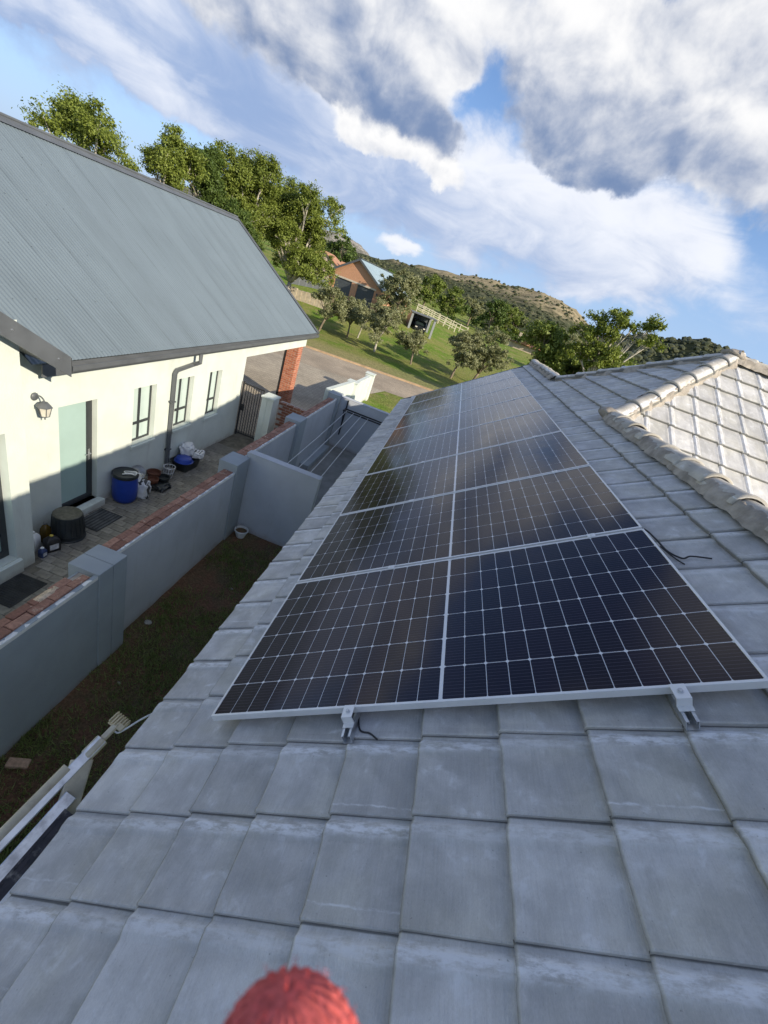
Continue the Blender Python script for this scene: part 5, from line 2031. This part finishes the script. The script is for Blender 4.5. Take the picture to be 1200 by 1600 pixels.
D0 = Vector((-0.462, -0.452, -0.705))
mb = channel(MB(), D0, D0 + (B1 - B0), 0.034, 0.045)
part('stile', mb, M['aluold'], ld, bevel=0.003)
mb = MB()
dv = (B1 - B0)
pc = B0.lerp(D0, 0.52) + Vector((0, 0.06, -0.012))
mb.bar(pc, pc + dv, 0.062, 0.010)
for q_ in (-0.016, 0.010):
    for k_ in range(14):
        a_ = pc + dv * (0.006 + 0.02 * k_ + 0.004 * sin(k_ * 2.3)) + Vector((q_ + 0.004 * sin(k_), 0, 0.006))
        mb.bar(a_, a_ + dv * 0.013, 0.004, 0.003)
wb_ = part('side_plate', mb, simple('dark paint splashed plate', (0.035, 0.028, 0.030), 0.6, var=0.4, scale=14, dirt=(0.55, 0.50, 0.42), dscale=14), ld)
# hollow-ended post under the stiles
pa, pb = Vector((-0.627, -0.066, -0.685)), Vector((-0.485, -0.40, -0.86))
mb = MB()
tt = (pb - pa).normalized()
ss = tt.cross(Vector((0.1, 0.3, 1))).normalized()
uu = ss.cross(tt)
hw, hh = 0.052, 0.030
rings = []
for d, k in ((0.0, 1.0), ((pb - pa).length, 0.9)):
    rings.append([pa + tt * d + ss * (a * k) + uu * (b * k) for a, b in rrect(hw, hh, 0.008, 2)])
for d, k in ((0.0, 0.86), (0.30, 0.84)):
    rings.insert(0, [pa + tt * d + ss * (a * k) + uu * (b * k) for a, b in rrect(hw, hh, 0.008, 2)]) if d else rings.insert(0, [pa + ss * (a * k) + uu * (b * k) for a, b in rrect(hw, hh, 0.008, 2)])
loft(mb, rings, True, True)
mb.bar(pa + tt * 0.003, pa + tt * 0.25, 0.006, hh * 1.7, uu)
part('post', mb, M['fibre'], ld)
rg_ = MB()
for k in range(1, 9):
    q = B0.lerp(B1, 0.04 + 0.115 * k)
    q2 = q + Vector((0.085, -0.05, -0.10))
    rg_.tube([q, q2], 0.012, 8)
part('rungs', rg_, M['aluold'], ld)
mb = MB()
mb.tube(curve_pts([A0 + tA * 0.06 + sA * 0.02, A0 + tA * 0.075 + sA * 0.045, A0.lerp(Vector((-0.41, 0.235, -0.535)), 0.7), Vector((-0.41, 0.235, -0.535))]), 0.0055, 6)
tag(part('tie_cord', mb, M['cord'], smooth=True), 'white cord running from the ladder grip to the roof edge', 'cord')

# ------------------------------------------------------------------ knitted glove fingertip at the lens
def glove():
    cm = cam.matrix_world
    n, m = 168, 150
    r0 = 0.0140
    V, F = [], []
    tip = Vector((-0.0164, -0.0803, -0.0700))
    L = 0.062
    for i in range(m + 1):
        s = i / m
        d = 0.0 if i == 0 else L * s ** 1.25
        if d < r0 * 1.15:
            q = d / (r0 * 1.15)
            rad = r0 * math.sqrt(max(0.0, 1 - (1 - q) ** 2.2))
        else:
            rad = r0 * (1 + 0.10 * (d - r0) / L)
        for k in range(n):
            an = 2 * pi * k / n
            ribs = 22
            ph = (an * ribs / (2 * pi)) % 1.0
            side = abs(ph - 0.5) * 2
            st = (d / 0.0019 + (side * 0.7)) % 1.0
            bump = (1 - abs(st - 0.5) * 2) ** 0.7 * 0.0006 - side ** 3 * 0.0019
            rr_ = max(0.0, rad + bump * min(1, rad / r0 * 1.5))
            c = Vector((0.0022 * sin(d * 40), -d, 0.38 * d))
            V.append(cm @ (tip + c + Vector((rr_ * cos(an), 0, rr_ * sin(an) * 0.86))))
    for i in range(m):
        for k in range(n):
            q = (k + 1) % n
            F.append((i * n + k, i * n + q, (i + 1) * n + q, (i + 1) * n + k))
    g = thing('knitted_glove', 'fuzzy red knitted glove fingertip, blurred, poking up at the bottom edge', 'glove', cm @ (tip + Vector((0, -0.06, 0))))
    mb = MB()
    mb.v = [tuple(p) for p in V]
    mb.f = F
    part('finger', mb, M['wool'], g, smooth=True)
    rg = random.Random(9)
    fz = MB()
    for k in range(420):
        i = int(rg.random() ** 1.2 * m * 0.8)
        a = V[i * n + rg.randrange(n)]
        c = cm @ (tip + Vector((0, -L * (max(i, 1) / m) ** 1.25 - 0.004, 0)))
        nrm = (a - c).normalized()
        p1 = a + (nrm + Vector((rg.uniform(-1, 1), rg.uniform(-1, 1), rg.uniform(-1, 1))) * 0.7) * rg.uniform(0.0003, 0.0008)
        p2 = p1 + (nrm * 0.6 + Vector((rg.uniform(-1, 1), rg.uniform(-1, 1), rg.uniform(-1, 1)))) * rg.uniform(0.0003, 0.0010)
        fz.tube([a, p1, p2], 0.00005, 3, False)
    for (ox, top) in ((0.0098, 0.0), (0.0105, 0.007)):
        pts = [tip + Vector((ox, -0.010, 0.004))]
        for s in range(5):
            pts.append(pts[-1] + Vector((rg.uniform(-0.0004, 0.0012), 0.0022, rg.uniform(-0.0005, 0.0005))))
        fz.tube([cm @ p for p in pts], 0.00012, 4, False)
    part('fuzz', fz, M['woolfuzz'], g)['kind'] = 'stuff'


glove()

# ------------------------------------------------------------------ trees
def leaf_mesh(lobes, n, size, seed, mat, clump=0.34, nclump=None, up=0.35, hollow=0.45):
    """many leaf-sized rhombi gathered in clumps through the lobes (x, y, z, rx, ry, rz)"""
    rng = np.random.default_rng(seed)
    lob = np.array(lobes, float)
    vol = (lob[:, 3] * lob[:, 4] * lob[:, 5]) ** (2 / 3)
    nclump = nclump or max(20, n // 110)
    li = rng.choice(len(lob), nclump, p=vol / vol.sum())
    d = rng.normal(size=(nclump, 3))
    d /= np.linalg.norm(d, axis=1)[:, None]
    d[:, 2] = np.where(d[:, 2] < -0.55, -d[:, 2], d[:, 2])
    rad = (hollow + (1 - hollow) * rng.random(nclump) ** 0.55)
    cc = lob[li, :3] + d * lob[li, 3:] * rad[:, None]
    csz = clump * (0.55 + 0.9 * rng.random(nclump))
    ci = rng.integers(0, nclump, n)
    off = rng.normal(size=(n, 3)) * 0.5
    off[:, 2] *= 0.7
    p = cc[ci] + off * csz[ci][:, None]
    nr = d[ci] * 0.7 + rng.normal(size=(n, 3)) * 0.75 + np.array([0, 0, up])
    nr /= np.linalg.norm(nr, axis=1)[:, None]
    t = np.cross(nr, rng.normal(size=(n, 3)))
    t /= np.linalg.norm(t, axis=1)[:, None]
    b = np.cross(nr, t)
    s = size * (0.6 + 0.8 * rng.random(n))[:, None]
    V = np.stack([p - t * s, p - b * s * 0.5 + nr * s * 0.12, p + t * s, p + b * s * 0.5 + nr * s * 0.12], 1).reshape(-1, 3)
    return V, np.arange(n * 4).reshape(n, 4)


def np_mesh(name, V, F, mat):
    me = bpy.data.meshes.new(name)
    me.vertices.add(len(V))
    me.vertices.foreach_set('co', np.asarray(V, np.float32).ravel())
    k = F.shape[1]
    me.loops.add(F.size)
    me.loops.foreach_set('vertex_index', F.astype(np.int32).ravel())
    me.polygons.add(len(F))
    me.polygons.foreach_set('loop_start', np.arange(0, F.size, k, dtype=np.int32))
    me.update(calc_edges=True)
    me.materials.append(mat)
    return me


def limb(mb, a, b, r0, r1, rg, wig=0.12, n=6, seg=6):
    a, b = Vector(a), Vector(b)
    L = (b - a).length
    pts, rad = [], []
    ph = [rg.uniform(-1, 1) for _ in range(6)]
    for i in range(seg + 1):
        s = i / seg
        w = Vector((ph[0] * sin(s * 4 + ph[1] * 3), ph[2] * sin(s * 4.5 + ph[3] * 3), 0)) * (wig * L * 0.25 * s * (1 - s * 0.4))
        sag = Vector((0, 0, L * 0.10 * sin(pi * s)))
        pts.append(a.lerp(b, s) + w + sag)
        rad.append(r0 + (r1 - r0) * s)
    mb.tube(pts, rad, n, True)
    return pts


def tree(name, label, base, fork, lobes, n, size, seed, leaf, bark, r=0.14, group=None, clump=0.34, cat='tree', twigs=3, hollow=0.45, up=0.35, lean=None):
    rg = random.Random(seed)
    t = thing(name, label, cat, base, group)
    base = Vector(base)
    mb = MB()
    fk = base + Vector(fork)
    pts = limb(mb, base - Vector((0, 0, 0.15)), fk, r, r * 0.72, rg, 0.25, 8)
    top = pts[-1]
    for lb in lobes:
        c = Vector(lb[:3])
        e = limb(mb, top, c, r * 0.55, r * 0.16, rg, 0.5, 6)
        for k in range(twigs):
            q = c + Vector((rg.uniform(-1, 1) * lb[3], rg.uniform(-1, 1) * lb[4], rg.uniform(-0.5, 1) * lb[5])) * 0.85
            limb(mb, e[3 + k % 3], q, r * 0.20, r * 0.05, rg, 0.5, 5, 5)
    part('trunk', mb, bark, t, smooth=True, loc=base)
    V, F = leaf_mesh(lobes, n, size, seed, leaf, clump, hollow=hollow, up=up)
    me = np_mesh('crown', V - np.array(base), F, leaf)
    link('crown', me, t, base)
    return t


def at(x, y):
    return float(terr(x, y))


def lobed(c, R3, k, seed, spread=0.62, sub=0.52):
    """a handful of unequal lobes about c filling radii R3"""
    rg = random.Random(seed)
    out = []
    for i in range(k):
        an = 2 * pi * (i + rg.uniform(-0.3, 0.3)) / k
        rr_ = spread * rg.uniform(0.55, 1.05) if i else 0.1
        q = sub * rg.uniform(0.75, 1.2)
        out.append((c[0] + R3[0] * rr_ * cos(an), c[1] + R3[1] * rr_ * sin(an), c[2] + R3[2] * rg.uniform(-0.55, 0.62), R3[0] * q, R3[1] * q, R3[2] * q))
    out.append((c[0], c[1], c[2] + R3[2] * 0.25, R3[0] * 0.6, R3[1] * 0.6, R3[2] * 0.7))
    return out


# tall trees behind the neighbour's roof
BIG = 'tall leafy trees behind the corrugated roof'
tree('leafy_tree', 'leafy tree behind the near end of the corrugated ridge', (-24.0, 26.8, at(-24, 26.8)), (0.3, 0, 3.0), lobed((-24.9, 27.0, 2.5), (3.2, 2.4, 3.1), 12, 1, 0.86, 0.33), 30000, 0.075, 1, M['leafbig'], M['palebark'], 0.22, BIG, 0.42)
tree('leafy_tree', 'slim open tree between the ridge-end tree and the dense ones', (-22.9, 32.5, at(-22.9, 32.5)), (0, 0, 3.5), lobed((-22.6, 32.4, 3.9), (1.9, 1.8, 2.6), 8, 2, 0.72, 0.38), 22000, 0.075, 2, M['leafbig'], M['palebark'], 0.2, BIG, 0.36, hollow=0.3)
tree('leafy_tree', 'narrow dark tree crowding the slim open tree', (-22.6, 36.0, at(-22.6, 36)), (0, 0, 3.5), lobed((-22.3, 36.0, 3.7), (1.9, 1.8, 3.0), 9, 3, 0.70, 0.42), 30000, 0.08, 3, M['leafdark'], M['palebark'], 0.2, BIG, 0.36)
tree('leafy_tree', 'broad dense tree behind the middle of the ridge', (-21.0, 40.0, at(-21, 40)), (0, 0, 3.0), lobed((-20.8, 40.0, 3.5), (3.1, 2.8, 4.4), 14, 4, 0.74, 0.40), 58000, 0.085, 4, M['leafbig'], M['palebark'], 0.26, BIG, 0.42)
tree('leafy_tree', 'largest dense tree, reaching down past the far roof verge', (-17.6, 44.8, at(-17.6, 44.8)), (0, 0, 2.6), lobed((-17.9, 44.8, 3.3), (4.0, 3.4, 4.5), 17, 5, 0.76, 0.38), 76000, 0.09, 5, M['leafbig'], M['palebark'], 0.3, BIG, 0.44)
tree('leafy_tree', 'rounded dark tree under the broad dense tree', (-20.4, 36.8, at(-20.4, 36.8)), (0, 0, 2.0), lobed((-20.0, 37.0, 1.0), (2.6, 2.4, 3.0), 8, 6), 34000, 0.09, 6, M['leafdark'], M['palebark'], 0.2, BIG, 0.4)

# olive trees along the lawn
OL = 'olive trees on the lawn by the road'
olives = [((-11.9, 39.4), (-11.2, 39.6, -0.9), (1.75, 1.6, 1.45), 0.11, 'leaning olive tree with forked stem nearest the corrugated roof', 6500),
          ((-9.85, 42.3), (-9.9, 42.3, -1.1), (1.45, 1.4, 1.15), 0.09, 'small dark-stemmed olive tree, second from the roof', 5000),
          ((-6.45, 40.0), (-6.5, 40.0, -1.15), (1.75, 1.7, 1.6), 0.13, 'round olive tree with whitewashed trunk in the middle of the row', 8000),
          ((-2.85, 40.9), (-3.3, 40.9, -1.8), (1.5, 1.4, 1.15), 0.10, 'small olive tree below the open shelter', 5500),
          ((1.2, 42.0), (1.5, 42.3, -0.9), (1.9, 1.8, 1.5), 0.12, 'olive tree with forked stem left of the broad olive', 8500),
          ((3.4, 43.5), (3.9, 43.6, -0.2), (2.5, 2.2, 2.1), 0.15, 'broadest olive tree just above the far end of the panels', 13000),
          ((-9.3, 44.5), (-9.0, 44.5, -1.2), (1.3, 1.2, 1.1), 0.08, 'little olive tree half hidden behind the small dark-stemmed one', 4200)]
for i, (b, c, r3, r, lb, n) in enumerate(olives):
    z = at(*b)
    tree('olive_tree', lb, (b[0], b[1], z), ((c[0] - b[0]) * 0.5, 0, 1.15), lobed(c, tuple(q * 1.16 for q in r3), 8, 40 + i), int(n * 1.5), 0.085, 40 + i, M['leafolive'], M['bark'] if i not in (2, 6) else M['palebark'], r, OL, 0.26, twigs=2, hollow=0.35)
tree('garden_tree', 'airy grey-green tree in front of the blue roof of the brick house', (-8.0, 54.5, at(-8.0, 54.5)), (0, 0, 2.0), lobed((-8.1, 54.6, 1.3), (3.2, 2.6, 2.9), 10, 60), 22000, 0.10, 60, M['leafolive'], M['bark'], 0.15, None, 0.32, hollow=0.3)

# loose tree beyond the ridge on the right, its limbs showing
lb_R = [(8.0, 30, 3.6, .9, .9, .55), (8.4, 30.2, 4.6, .8, .8, .45), (9.4, 30, 5.0, .9, .9, .55), (9.0, 29.8, 3.9, 1.0, 1.0, .6), (10.3, 30, 4.6, .75, .7, .45), (11.7, 30, 5.1, .75, .8, .6),
        (12.2, 30.1, 4.4, .6, .7, .5), (11.0, 30, 4.0, .6, .6, .4), (9.6, 30, 2.6, 1.5, 1.2, .9), (11.2, 30, 2.2, 1.5, 1.2, .8), (8.2, 30, 2.2, 1.2, 1.0, .8)]
tree('leafy_tree', 'loose tree with pale spreading limbs beyond the roof ridge', (10.0, 30.0, at(10, 30)), (-0.1, 0, 3.9), lb_R, 15000, 0.085, 70, M['leafbig'], M['palebark'], 0.17, None, 0.30, twigs=3, hollow=0.2)
GRN = 'bushy trees below the loose tree'
for i, (x, y, c, r3, lb) in enumerate(((6.6, 31.5, 1.3, (2.0, 1.8, 2.0), 'bushy green tree left of the loose limbed tree'), (12.6, 33, 1.2, (2.2, 1.8, 1.9), 'bright bushy tree right of the loose limbed tree'), (9.4, 34, 0.7, (2.4, 1.8, 1.8), 'dark bushy tree directly behind the loose limbed tree'))):
    tree('bushy_tree', lb, (x, y, at(x, y)), (0, 0, 1.6), lobed((x, y, c), r3, 8, 80 + i), 12000, 0.10, 80 + i, M['leafbelt'] if i != 2 else M['leafdark'], M['bark'], 0.14, GRN, 0.36)

# belt of trees under the hill
BELT = 'trees in the belt under the hill'
words = ['bright rounded tree in the belt just right of the brick house roof', 'tall green tree in the belt above the start of the rail fence', 'olive green tree in the belt above the rail fence',
         'dark gap-filling tree in the belt behind the rail fence', 'broad tree in the belt above the far end of the rail fence', 'green tree in the belt over the broad olive', 'yellowish tree in the belt over the terracotta roof',
         'rounded tree in the belt behind the terracotta roof', 'dusty green tree in the belt right of the terracotta roof', 'dark tree in the belt below the steepest slope', 'spreading tree in the belt next to the loose limbed tree',
         'low tree in the belt at the foot of the wooded hill', 'tree at the left end of the belt behind the brick house', 'tree in the belt behind the largest dense tree']
bx = [-9.5, -4.0, 1.5, 6.5, 10.0, 14.0, 18.5, 23.5, 28.5, 33.0, 38.0, 45.0, -27.0, -36.0]
by = [104, 112, 120, 112, 122, 128, 122, 130, 124, 132, 122, 130, 92, 96]
for i in range(14):
    rg = random.Random(100 + i)
    x, y = bx[i], by[i]
    h = rg.uniform(3.0, 4.2)
    zc = at(x, y) + 3.6 + rg.uniform(-0.4, 0.6)
    tree('belt_tree', words[i], (x, y, at(x, y)), (0, 0, 2.4), lobed((x, y, zc), (rg.uniform(3.6, 4.8), 3.2, h), 8, 100 + i), 6500, 0.22, 100 + i, (M['leafbelt'], M['leafdark'], M['leafolive'])[(0, 0, 2, 1, 0, 0, 2, 0, 2, 1, 0, 1, 1, 0)[i]], M['bark'], 0.25, BELT, 0.62, twigs=1)
# undergrowth that reads as one mass beneath the belt
rngb = np.random.default_rng(12)
lobs = []
for k in range(120):
    x, y = rngb.uniform(-45, 60), rngb.uniform(96, 165)
    s = rngb.uniform(1.6, 3.2)
    lobs.append((x, y, at(x, y) + s * 0.5, s * 1.3, s * 1.3, s))
V, F = leaf_mesh(lobs, 42000, 0.27, 13, None, 0.7)
o = structure(link('undergrowth', np_mesh('undergrowth', V, F, M['leafdark'])), 'stuff')
o['label'] = 'bushy undergrowth between the trees below the hill'
o['category'] = 'undergrowth'

# ------------------------------------------------------------------ buildings and fences beyond the lawn
def yawed(c, yaw):
    return Matrix.Translation(c) @ Matrix.Rotation(yaw, 4, 'Z')


def xf_mb(mb, Mw):
    mb.v = [tuple(Mw @ Vector(p)) for p in mb.v]
    return mb


hb = Vector((-14.4, 58.0, -1.35))
brh = thing('brick_house', 'orange brick garage house with two dark doors and blue steel roof', 'house', hb)
HW, HL, HE, HA = 3.75, 12.0, 2.75, 5.05        # half width, length, eave, apex
Mh = yawed(hb, -R(10))
mb = MB()
d0, d1, dz = 0.42, 2.85, 2.35
zb = -2.0
# front wall with two door openings
xs = [-HW, -d1, -d0, d0, d1, HW]
for i in range(5):
    a, b = xs[i], xs[i + 1]
    if i in (1, 3):
        mb.bx(a, b, 0, 0.25, dz, HE)
    else:
        mb.bx(a, b, 0, 0.25, zb, HE)
mb.prism([(-HW, HE), (HW, HE), (0, HA)], 0, 0.25, 'y')
mb.prism([(-HW, HE), (HW, HE), (0, HA)], HL - 0.25, HL, 'y')
mb.bx(-HW, -HW + 0.25, 0.25, HL - 0.25, zb, HE)
mb.bx(HW - 0.25, HW, 0.25, HL - 0.25, zb, HE)
mb.bx(-HW, HW, HL - 0.25, HL, zb, HE)
part('wall', xf_mb(mb, Mh), M['brickfar'], brh)
for s in (-1, 1):
    mb = MB()
    for k in range(5):
        mb.bx(min(s * d0, s * d1), max(s * d0, s * d1), 0.10, 0.14, k * 0.47, k * 0.47 + 0.455)
    mb.bx(min(s * d0, s * d1), max(s * d0, s * d1), 0.12, 0.15, zb, dz)
    part('garage_door', xf_mb(mb, Mh), M['garage'], brh)
mb = MB()
mb.bx(-d1 - 0.2, d1 + 0.2, -0.03, -0.001, dz, dz + 0.2)
part('lintel', xf_mb(mb, Mh), M['lintel'], brh)
rs_ = math.hypot(HW + 0.35, (HA - HE) * (HW + 0.35) / HW)
for s in (-1, 1):
    up = Vector((-s * HW, 0, HA - HE)).normalized()
    p0 = Vector((0, -0.35, HA + 0.12)) - up * rs_
    mb = corrugated(MB(), p0, (0, 1, 0), up, HL + 0.7, rs_, pitch=0.15, amp=0.014, steps=4)
    part('roof', xf_mb(mb, Mh), M['farroof'], brh, smooth=True)
    mb = MB()
    mb.bar(p0 + Vector((0, 0.0, -0.12)), Vector((0, -0.35, HA)), 0.04, 0.24)
    part('barge_board', xf_mb(mb, Mh), M['trim'], brh)
mb = MB()
mb.bar((0, -0.35, HA + 0.17), (0, HL + 0.35, HA + 0.17), 0.4, 0.06)
part('ridge_cap', xf_mb(mb, Mh), M['trim'], brh)
for lx in (-HW + 0.4, HW - 0.45):
    mb = MB()
    mb.box((lx, -0.1, 2.0), (0.16, 0.18, 0.28))
    part('wall_light', xf_mb(mb, Mh), M['trim'], brh)

fh = thing('distant_house', 'pale house with brick chimney peeping over the brick garage roof', 'house', (-24.5, 76, -1.0))
mb = MB()
mb.bx(-27.5, -22.2, 75, 80, -1.5, 2.1)
mb.prism([(-27.5, 2.1), (-22.2, 2.1), (-24.8, 3.4)], 75, 80, 'y')
part('wall', mb, simple('pinkish plaster', (0.55, 0.42, 0.38), 0.9), fh)
mb = MB()
mb.bar((-28.0, 77.5, 1.95), (-24.8, 77.5, 3.5), 5.6, 0.12)
mb.bar((-21.8, 77.5, 2.0), (-24.8, 77.5, 3.5), 5.6, 0.12)
part('roof', mb, M['terracotta'], fh)
mb = MB()
mb.bx(-21.9, -21.0, 75.5, 76.4, -1, 3.0)
part('chimney', mb, M['brickfar'], fh)
mb = MB()
mb.bx(-23.6, -22.7, 74.95, 75.0, 0.4, 1.5)
part('window', mb, M['darkglass'], fh)

gw = thing('garden_wall', 'low beige stone wall below the largest dense tree', 'wall', (-17.5, 50.2, -2.6))
mb = MB()
for i in range(12):
    x = -21.5 + i * 0.55
    z = at(x, 50.2)
    mb.bx(x, x + 0.56, 50.0 + i * 0.06, 50.3 + i * 0.06, z - 0.6, z + 1.15 + 0.06 * sin(i * 2.1))
part('stonework', mb, M['beige'], gw)
gf = thing('panel_fence', 'dark grey panel fence joining the brick garage house', 'fence', (-18.5, 56.5, -1.6))
mb = MB()
for k in range(5):
    x, y = -21.6 + k * 0.74, 55.6 + k * 0.55
    mb.bar((x, y, -0.9), (x + 0.70, y + 0.52, -0.9), 0.05, 2.0)
part('panel', mb, M['garage'], gf)
for k in range(6):
    x, y = -21.6 + k * 0.74, 55.6 + k * 0.55
    mb = MB()
    mb.bx(x - 0.05, x + 0.05, y - 0.05, y + 0.05, -2.4, 0.25)
    part('post', mb, M['postgrey'], gf)

# open shelter with a dark vehicle in it
sx, sy = -4.6, 58.5
sz = at(sx, sy)
sh = thing('open_shelter', 'pale grey framed shelter with a dark vehicle parked inside', 'shelter', (sx, sy, sz))
Ms = yawed((sx, sy, sz - 0.05), R(14))
for (px_, py_) in ((-1.55, 0), (1.55, 0), (-1.55, 3.6), (1.55, 3.6)):
    mb = MB()
    mb.bx(px_ - 0.14, px_ + 0.14, py_ - 0.14, py_ + 0.14, -0.4, 2.15)
    part('post', xf_mb(mb, Ms), M['postgrey'], sh)
mb = MB()
mb.bx(-1.8, 1.8, -0.3, 3.9, 2.15, 2.27)
part('roof', xf_mb(mb, Ms), M['trim'], sh)
mb = MB()
mb.bx(-1.69, -1.62, 0.14, 3.46, 0.0, 2.1)
mb.bx(-1.55, 1.55, 3.66, 3.72, 0.0, 2.1)
part('side_panel', xf_mb(mb, Ms), M['garage'], sh)
vt = thing('parked_vehicle', 'dark car parked under the pale grey framed shelter', 'car', (sx, sy + 1.8, sz))
mb = MB()
prof = [(0.3, 0.35), (0.3, 0.85), (0.75, 0.95), (1.15, 1.45), (2.9, 1.50), (3.45, 1.0), (3.6, 0.9), (3.6, 0.35)]
ringsL = []
for xx, k in ((-0.82, 0.93), (-0.76, 1.0), (0.76, 1.0), (0.82, 0.93)):
    ringsL.append([Ms @ Vector((xx, 1.95 + (p[0] - 1.95) * k, 0.35 + (p[1] - 0.35) * k)) for p in prof])
loft(mb, ringsL, True, True)
part('body', mb, M['vehicle'], vt, bevel=0.04)
for wx in (-0.74, 0.74):
    for wy in (0.95, 2.95):
        mb = MB()
        mb.lathe([(0.0, -0.1), (0.18, -0.1), (0.31, -0.09), (0.33, 0.0), (0.31, 0.09), (0.18, 0.1), (0.0, 0.1)], (wx, wy, 0.33), 20, Matrix.Rotation(pi / 2, 3, 'Y'))
        wh = part('wheel', xf_mb(mb, Ms), M['black'], vt)
        mb = MB()
        mb.lathe([(0.0, -0.112), (0.17, -0.112), (0.18, -0.1), (0.18, 0.1), (0.17, 0.112), (0.0, 0.112)], (wx, wy, 0.33), 14, Matrix.Rotation(pi / 2, 3, 'Y'))
        part('rim', xf_mb(mb, Ms), M['galv'], wh)
for s in (-0.55, 0.55):
    mb = MB()
    mb.box((s, 0.29, 0.70), (0.28, 0.05, 0.13))
    part('headlight', xf_mb(mb, Ms), M['clear'], vt)
mb = MB()
mb.add([Ms @ Vector((-0.66, 0.73, 0.99)), Ms @ Vector((0.66, 0.73, 0.99)), Ms @ Vector((0.6, 1.09, 1.42)), Ms @ Vector((-0.6, 1.09, 1.42))], [(0, 1, 2, 3)])
part('windscreen', mb, M['darkglass'], vt)

# rail fence, two runs
for (xa, ya, xb, yb, lb) in ((-8.6, 84.5, 1.6, 84.0, 'upper cream post and rail fence below the belt of trees'), (-8.2, 81.0, -0.6, 80.0, 'lower cream post and rail fence in front of the upper one')):
    rfn = thing('rail_fence', lb, 'fence', ((xa + xb) / 2, (ya + yb) / 2, at((xa + xb) / 2, ya)), 'cream post and rail fences')
    N = 7
    for k in range(N + 1):
        f_ = k / N
        x, y = xa + (xb - xa) * f_, ya + (yb - ya) * f_
        z = at(x, y)
        mb = MB()
        mb.bx(x - 0.07, x + 0.07, y - 0.07, y + 0.07, z - 0.4, z + 1.35)
        part('post', mb, M['fencewhite'], rfn)
        if k < N:
            x2, y2 = xa + (xb - xa) * (k + 1) / N, ya + (yb - ya) * (k + 1) / N
            z2 = at(x2, y2)
            for hh_ in (0.55, 1.15):
                mb = MB()
                mb.bar((x, y - 0.09, z + hh_), (x2, y2 - 0.09, z2 + hh_), 0.05, 0.13)
                part('rail', mb, M['fencewhite'], rfn)

th = thing('gabled_house', 'distant house with two terracotta gables beyond the broad olive', 'house', (15.5, 104, at(15.5, 104)))
z0 = 1.05
mb = MB()
mb.bx(10.0, 19.6, 101, 107, -3.5, z0 - 0.1)
part('wall', mb, M['beige'], th)
mb = MB()
mb.bar((14.8, 100.4, z0 - 0.2), (14.8, 107.2, z0 - 0.2), 10.4, 0.2)
part('roof', mb, simple('thatch brown', (0.17, 0.11, 0.07), 0.95, var=0.25), th)
for gx in (14.6, 17.8):
    mb = MB()
    mb.prism([(gx - 1.25, z0 - 0.1), (gx + 1.25, z0 - 0.1), (gx + 0.1, z0 + 1.25)], 99.8, 106, 'y')
    part('gable', mb, M['terracotta'], th)
for cx_ in (13.2, 19.6):
    mb = MB()
    mb.bx(cx_ - 0.3, cx_ + 0.3, 103, 103.6, z0, z0 + 1.9)
    part('chimney', mb, M['beige'], th)
ws = thing('shed_roof', 'long pale roof of a shed between the belt and the loose limbed tree', 'shed', (19.2, 71, at(19.2, 71)))
mb = MB()
mb.bar((17.3, 70, 4.05), (20.6, 70.6, 3.95), 3.0, 0.10)
part('roof', mb, M['white'], ws)
mb = MB()
mb.bx(17.5, 20.4, 69.2, 71.4, at(19, 70) - 0.3, 3.95)
part('wall', mb, M['beige'], ws)

for ob in list(SC.objects):
    if ob.get('kind') == 'stuff' and ob.parent is None and 'label' not in ob.keys():
        ob['label'] = 'low dark bushes dotted over the hillside'
        ob['category'] = 'scrub'
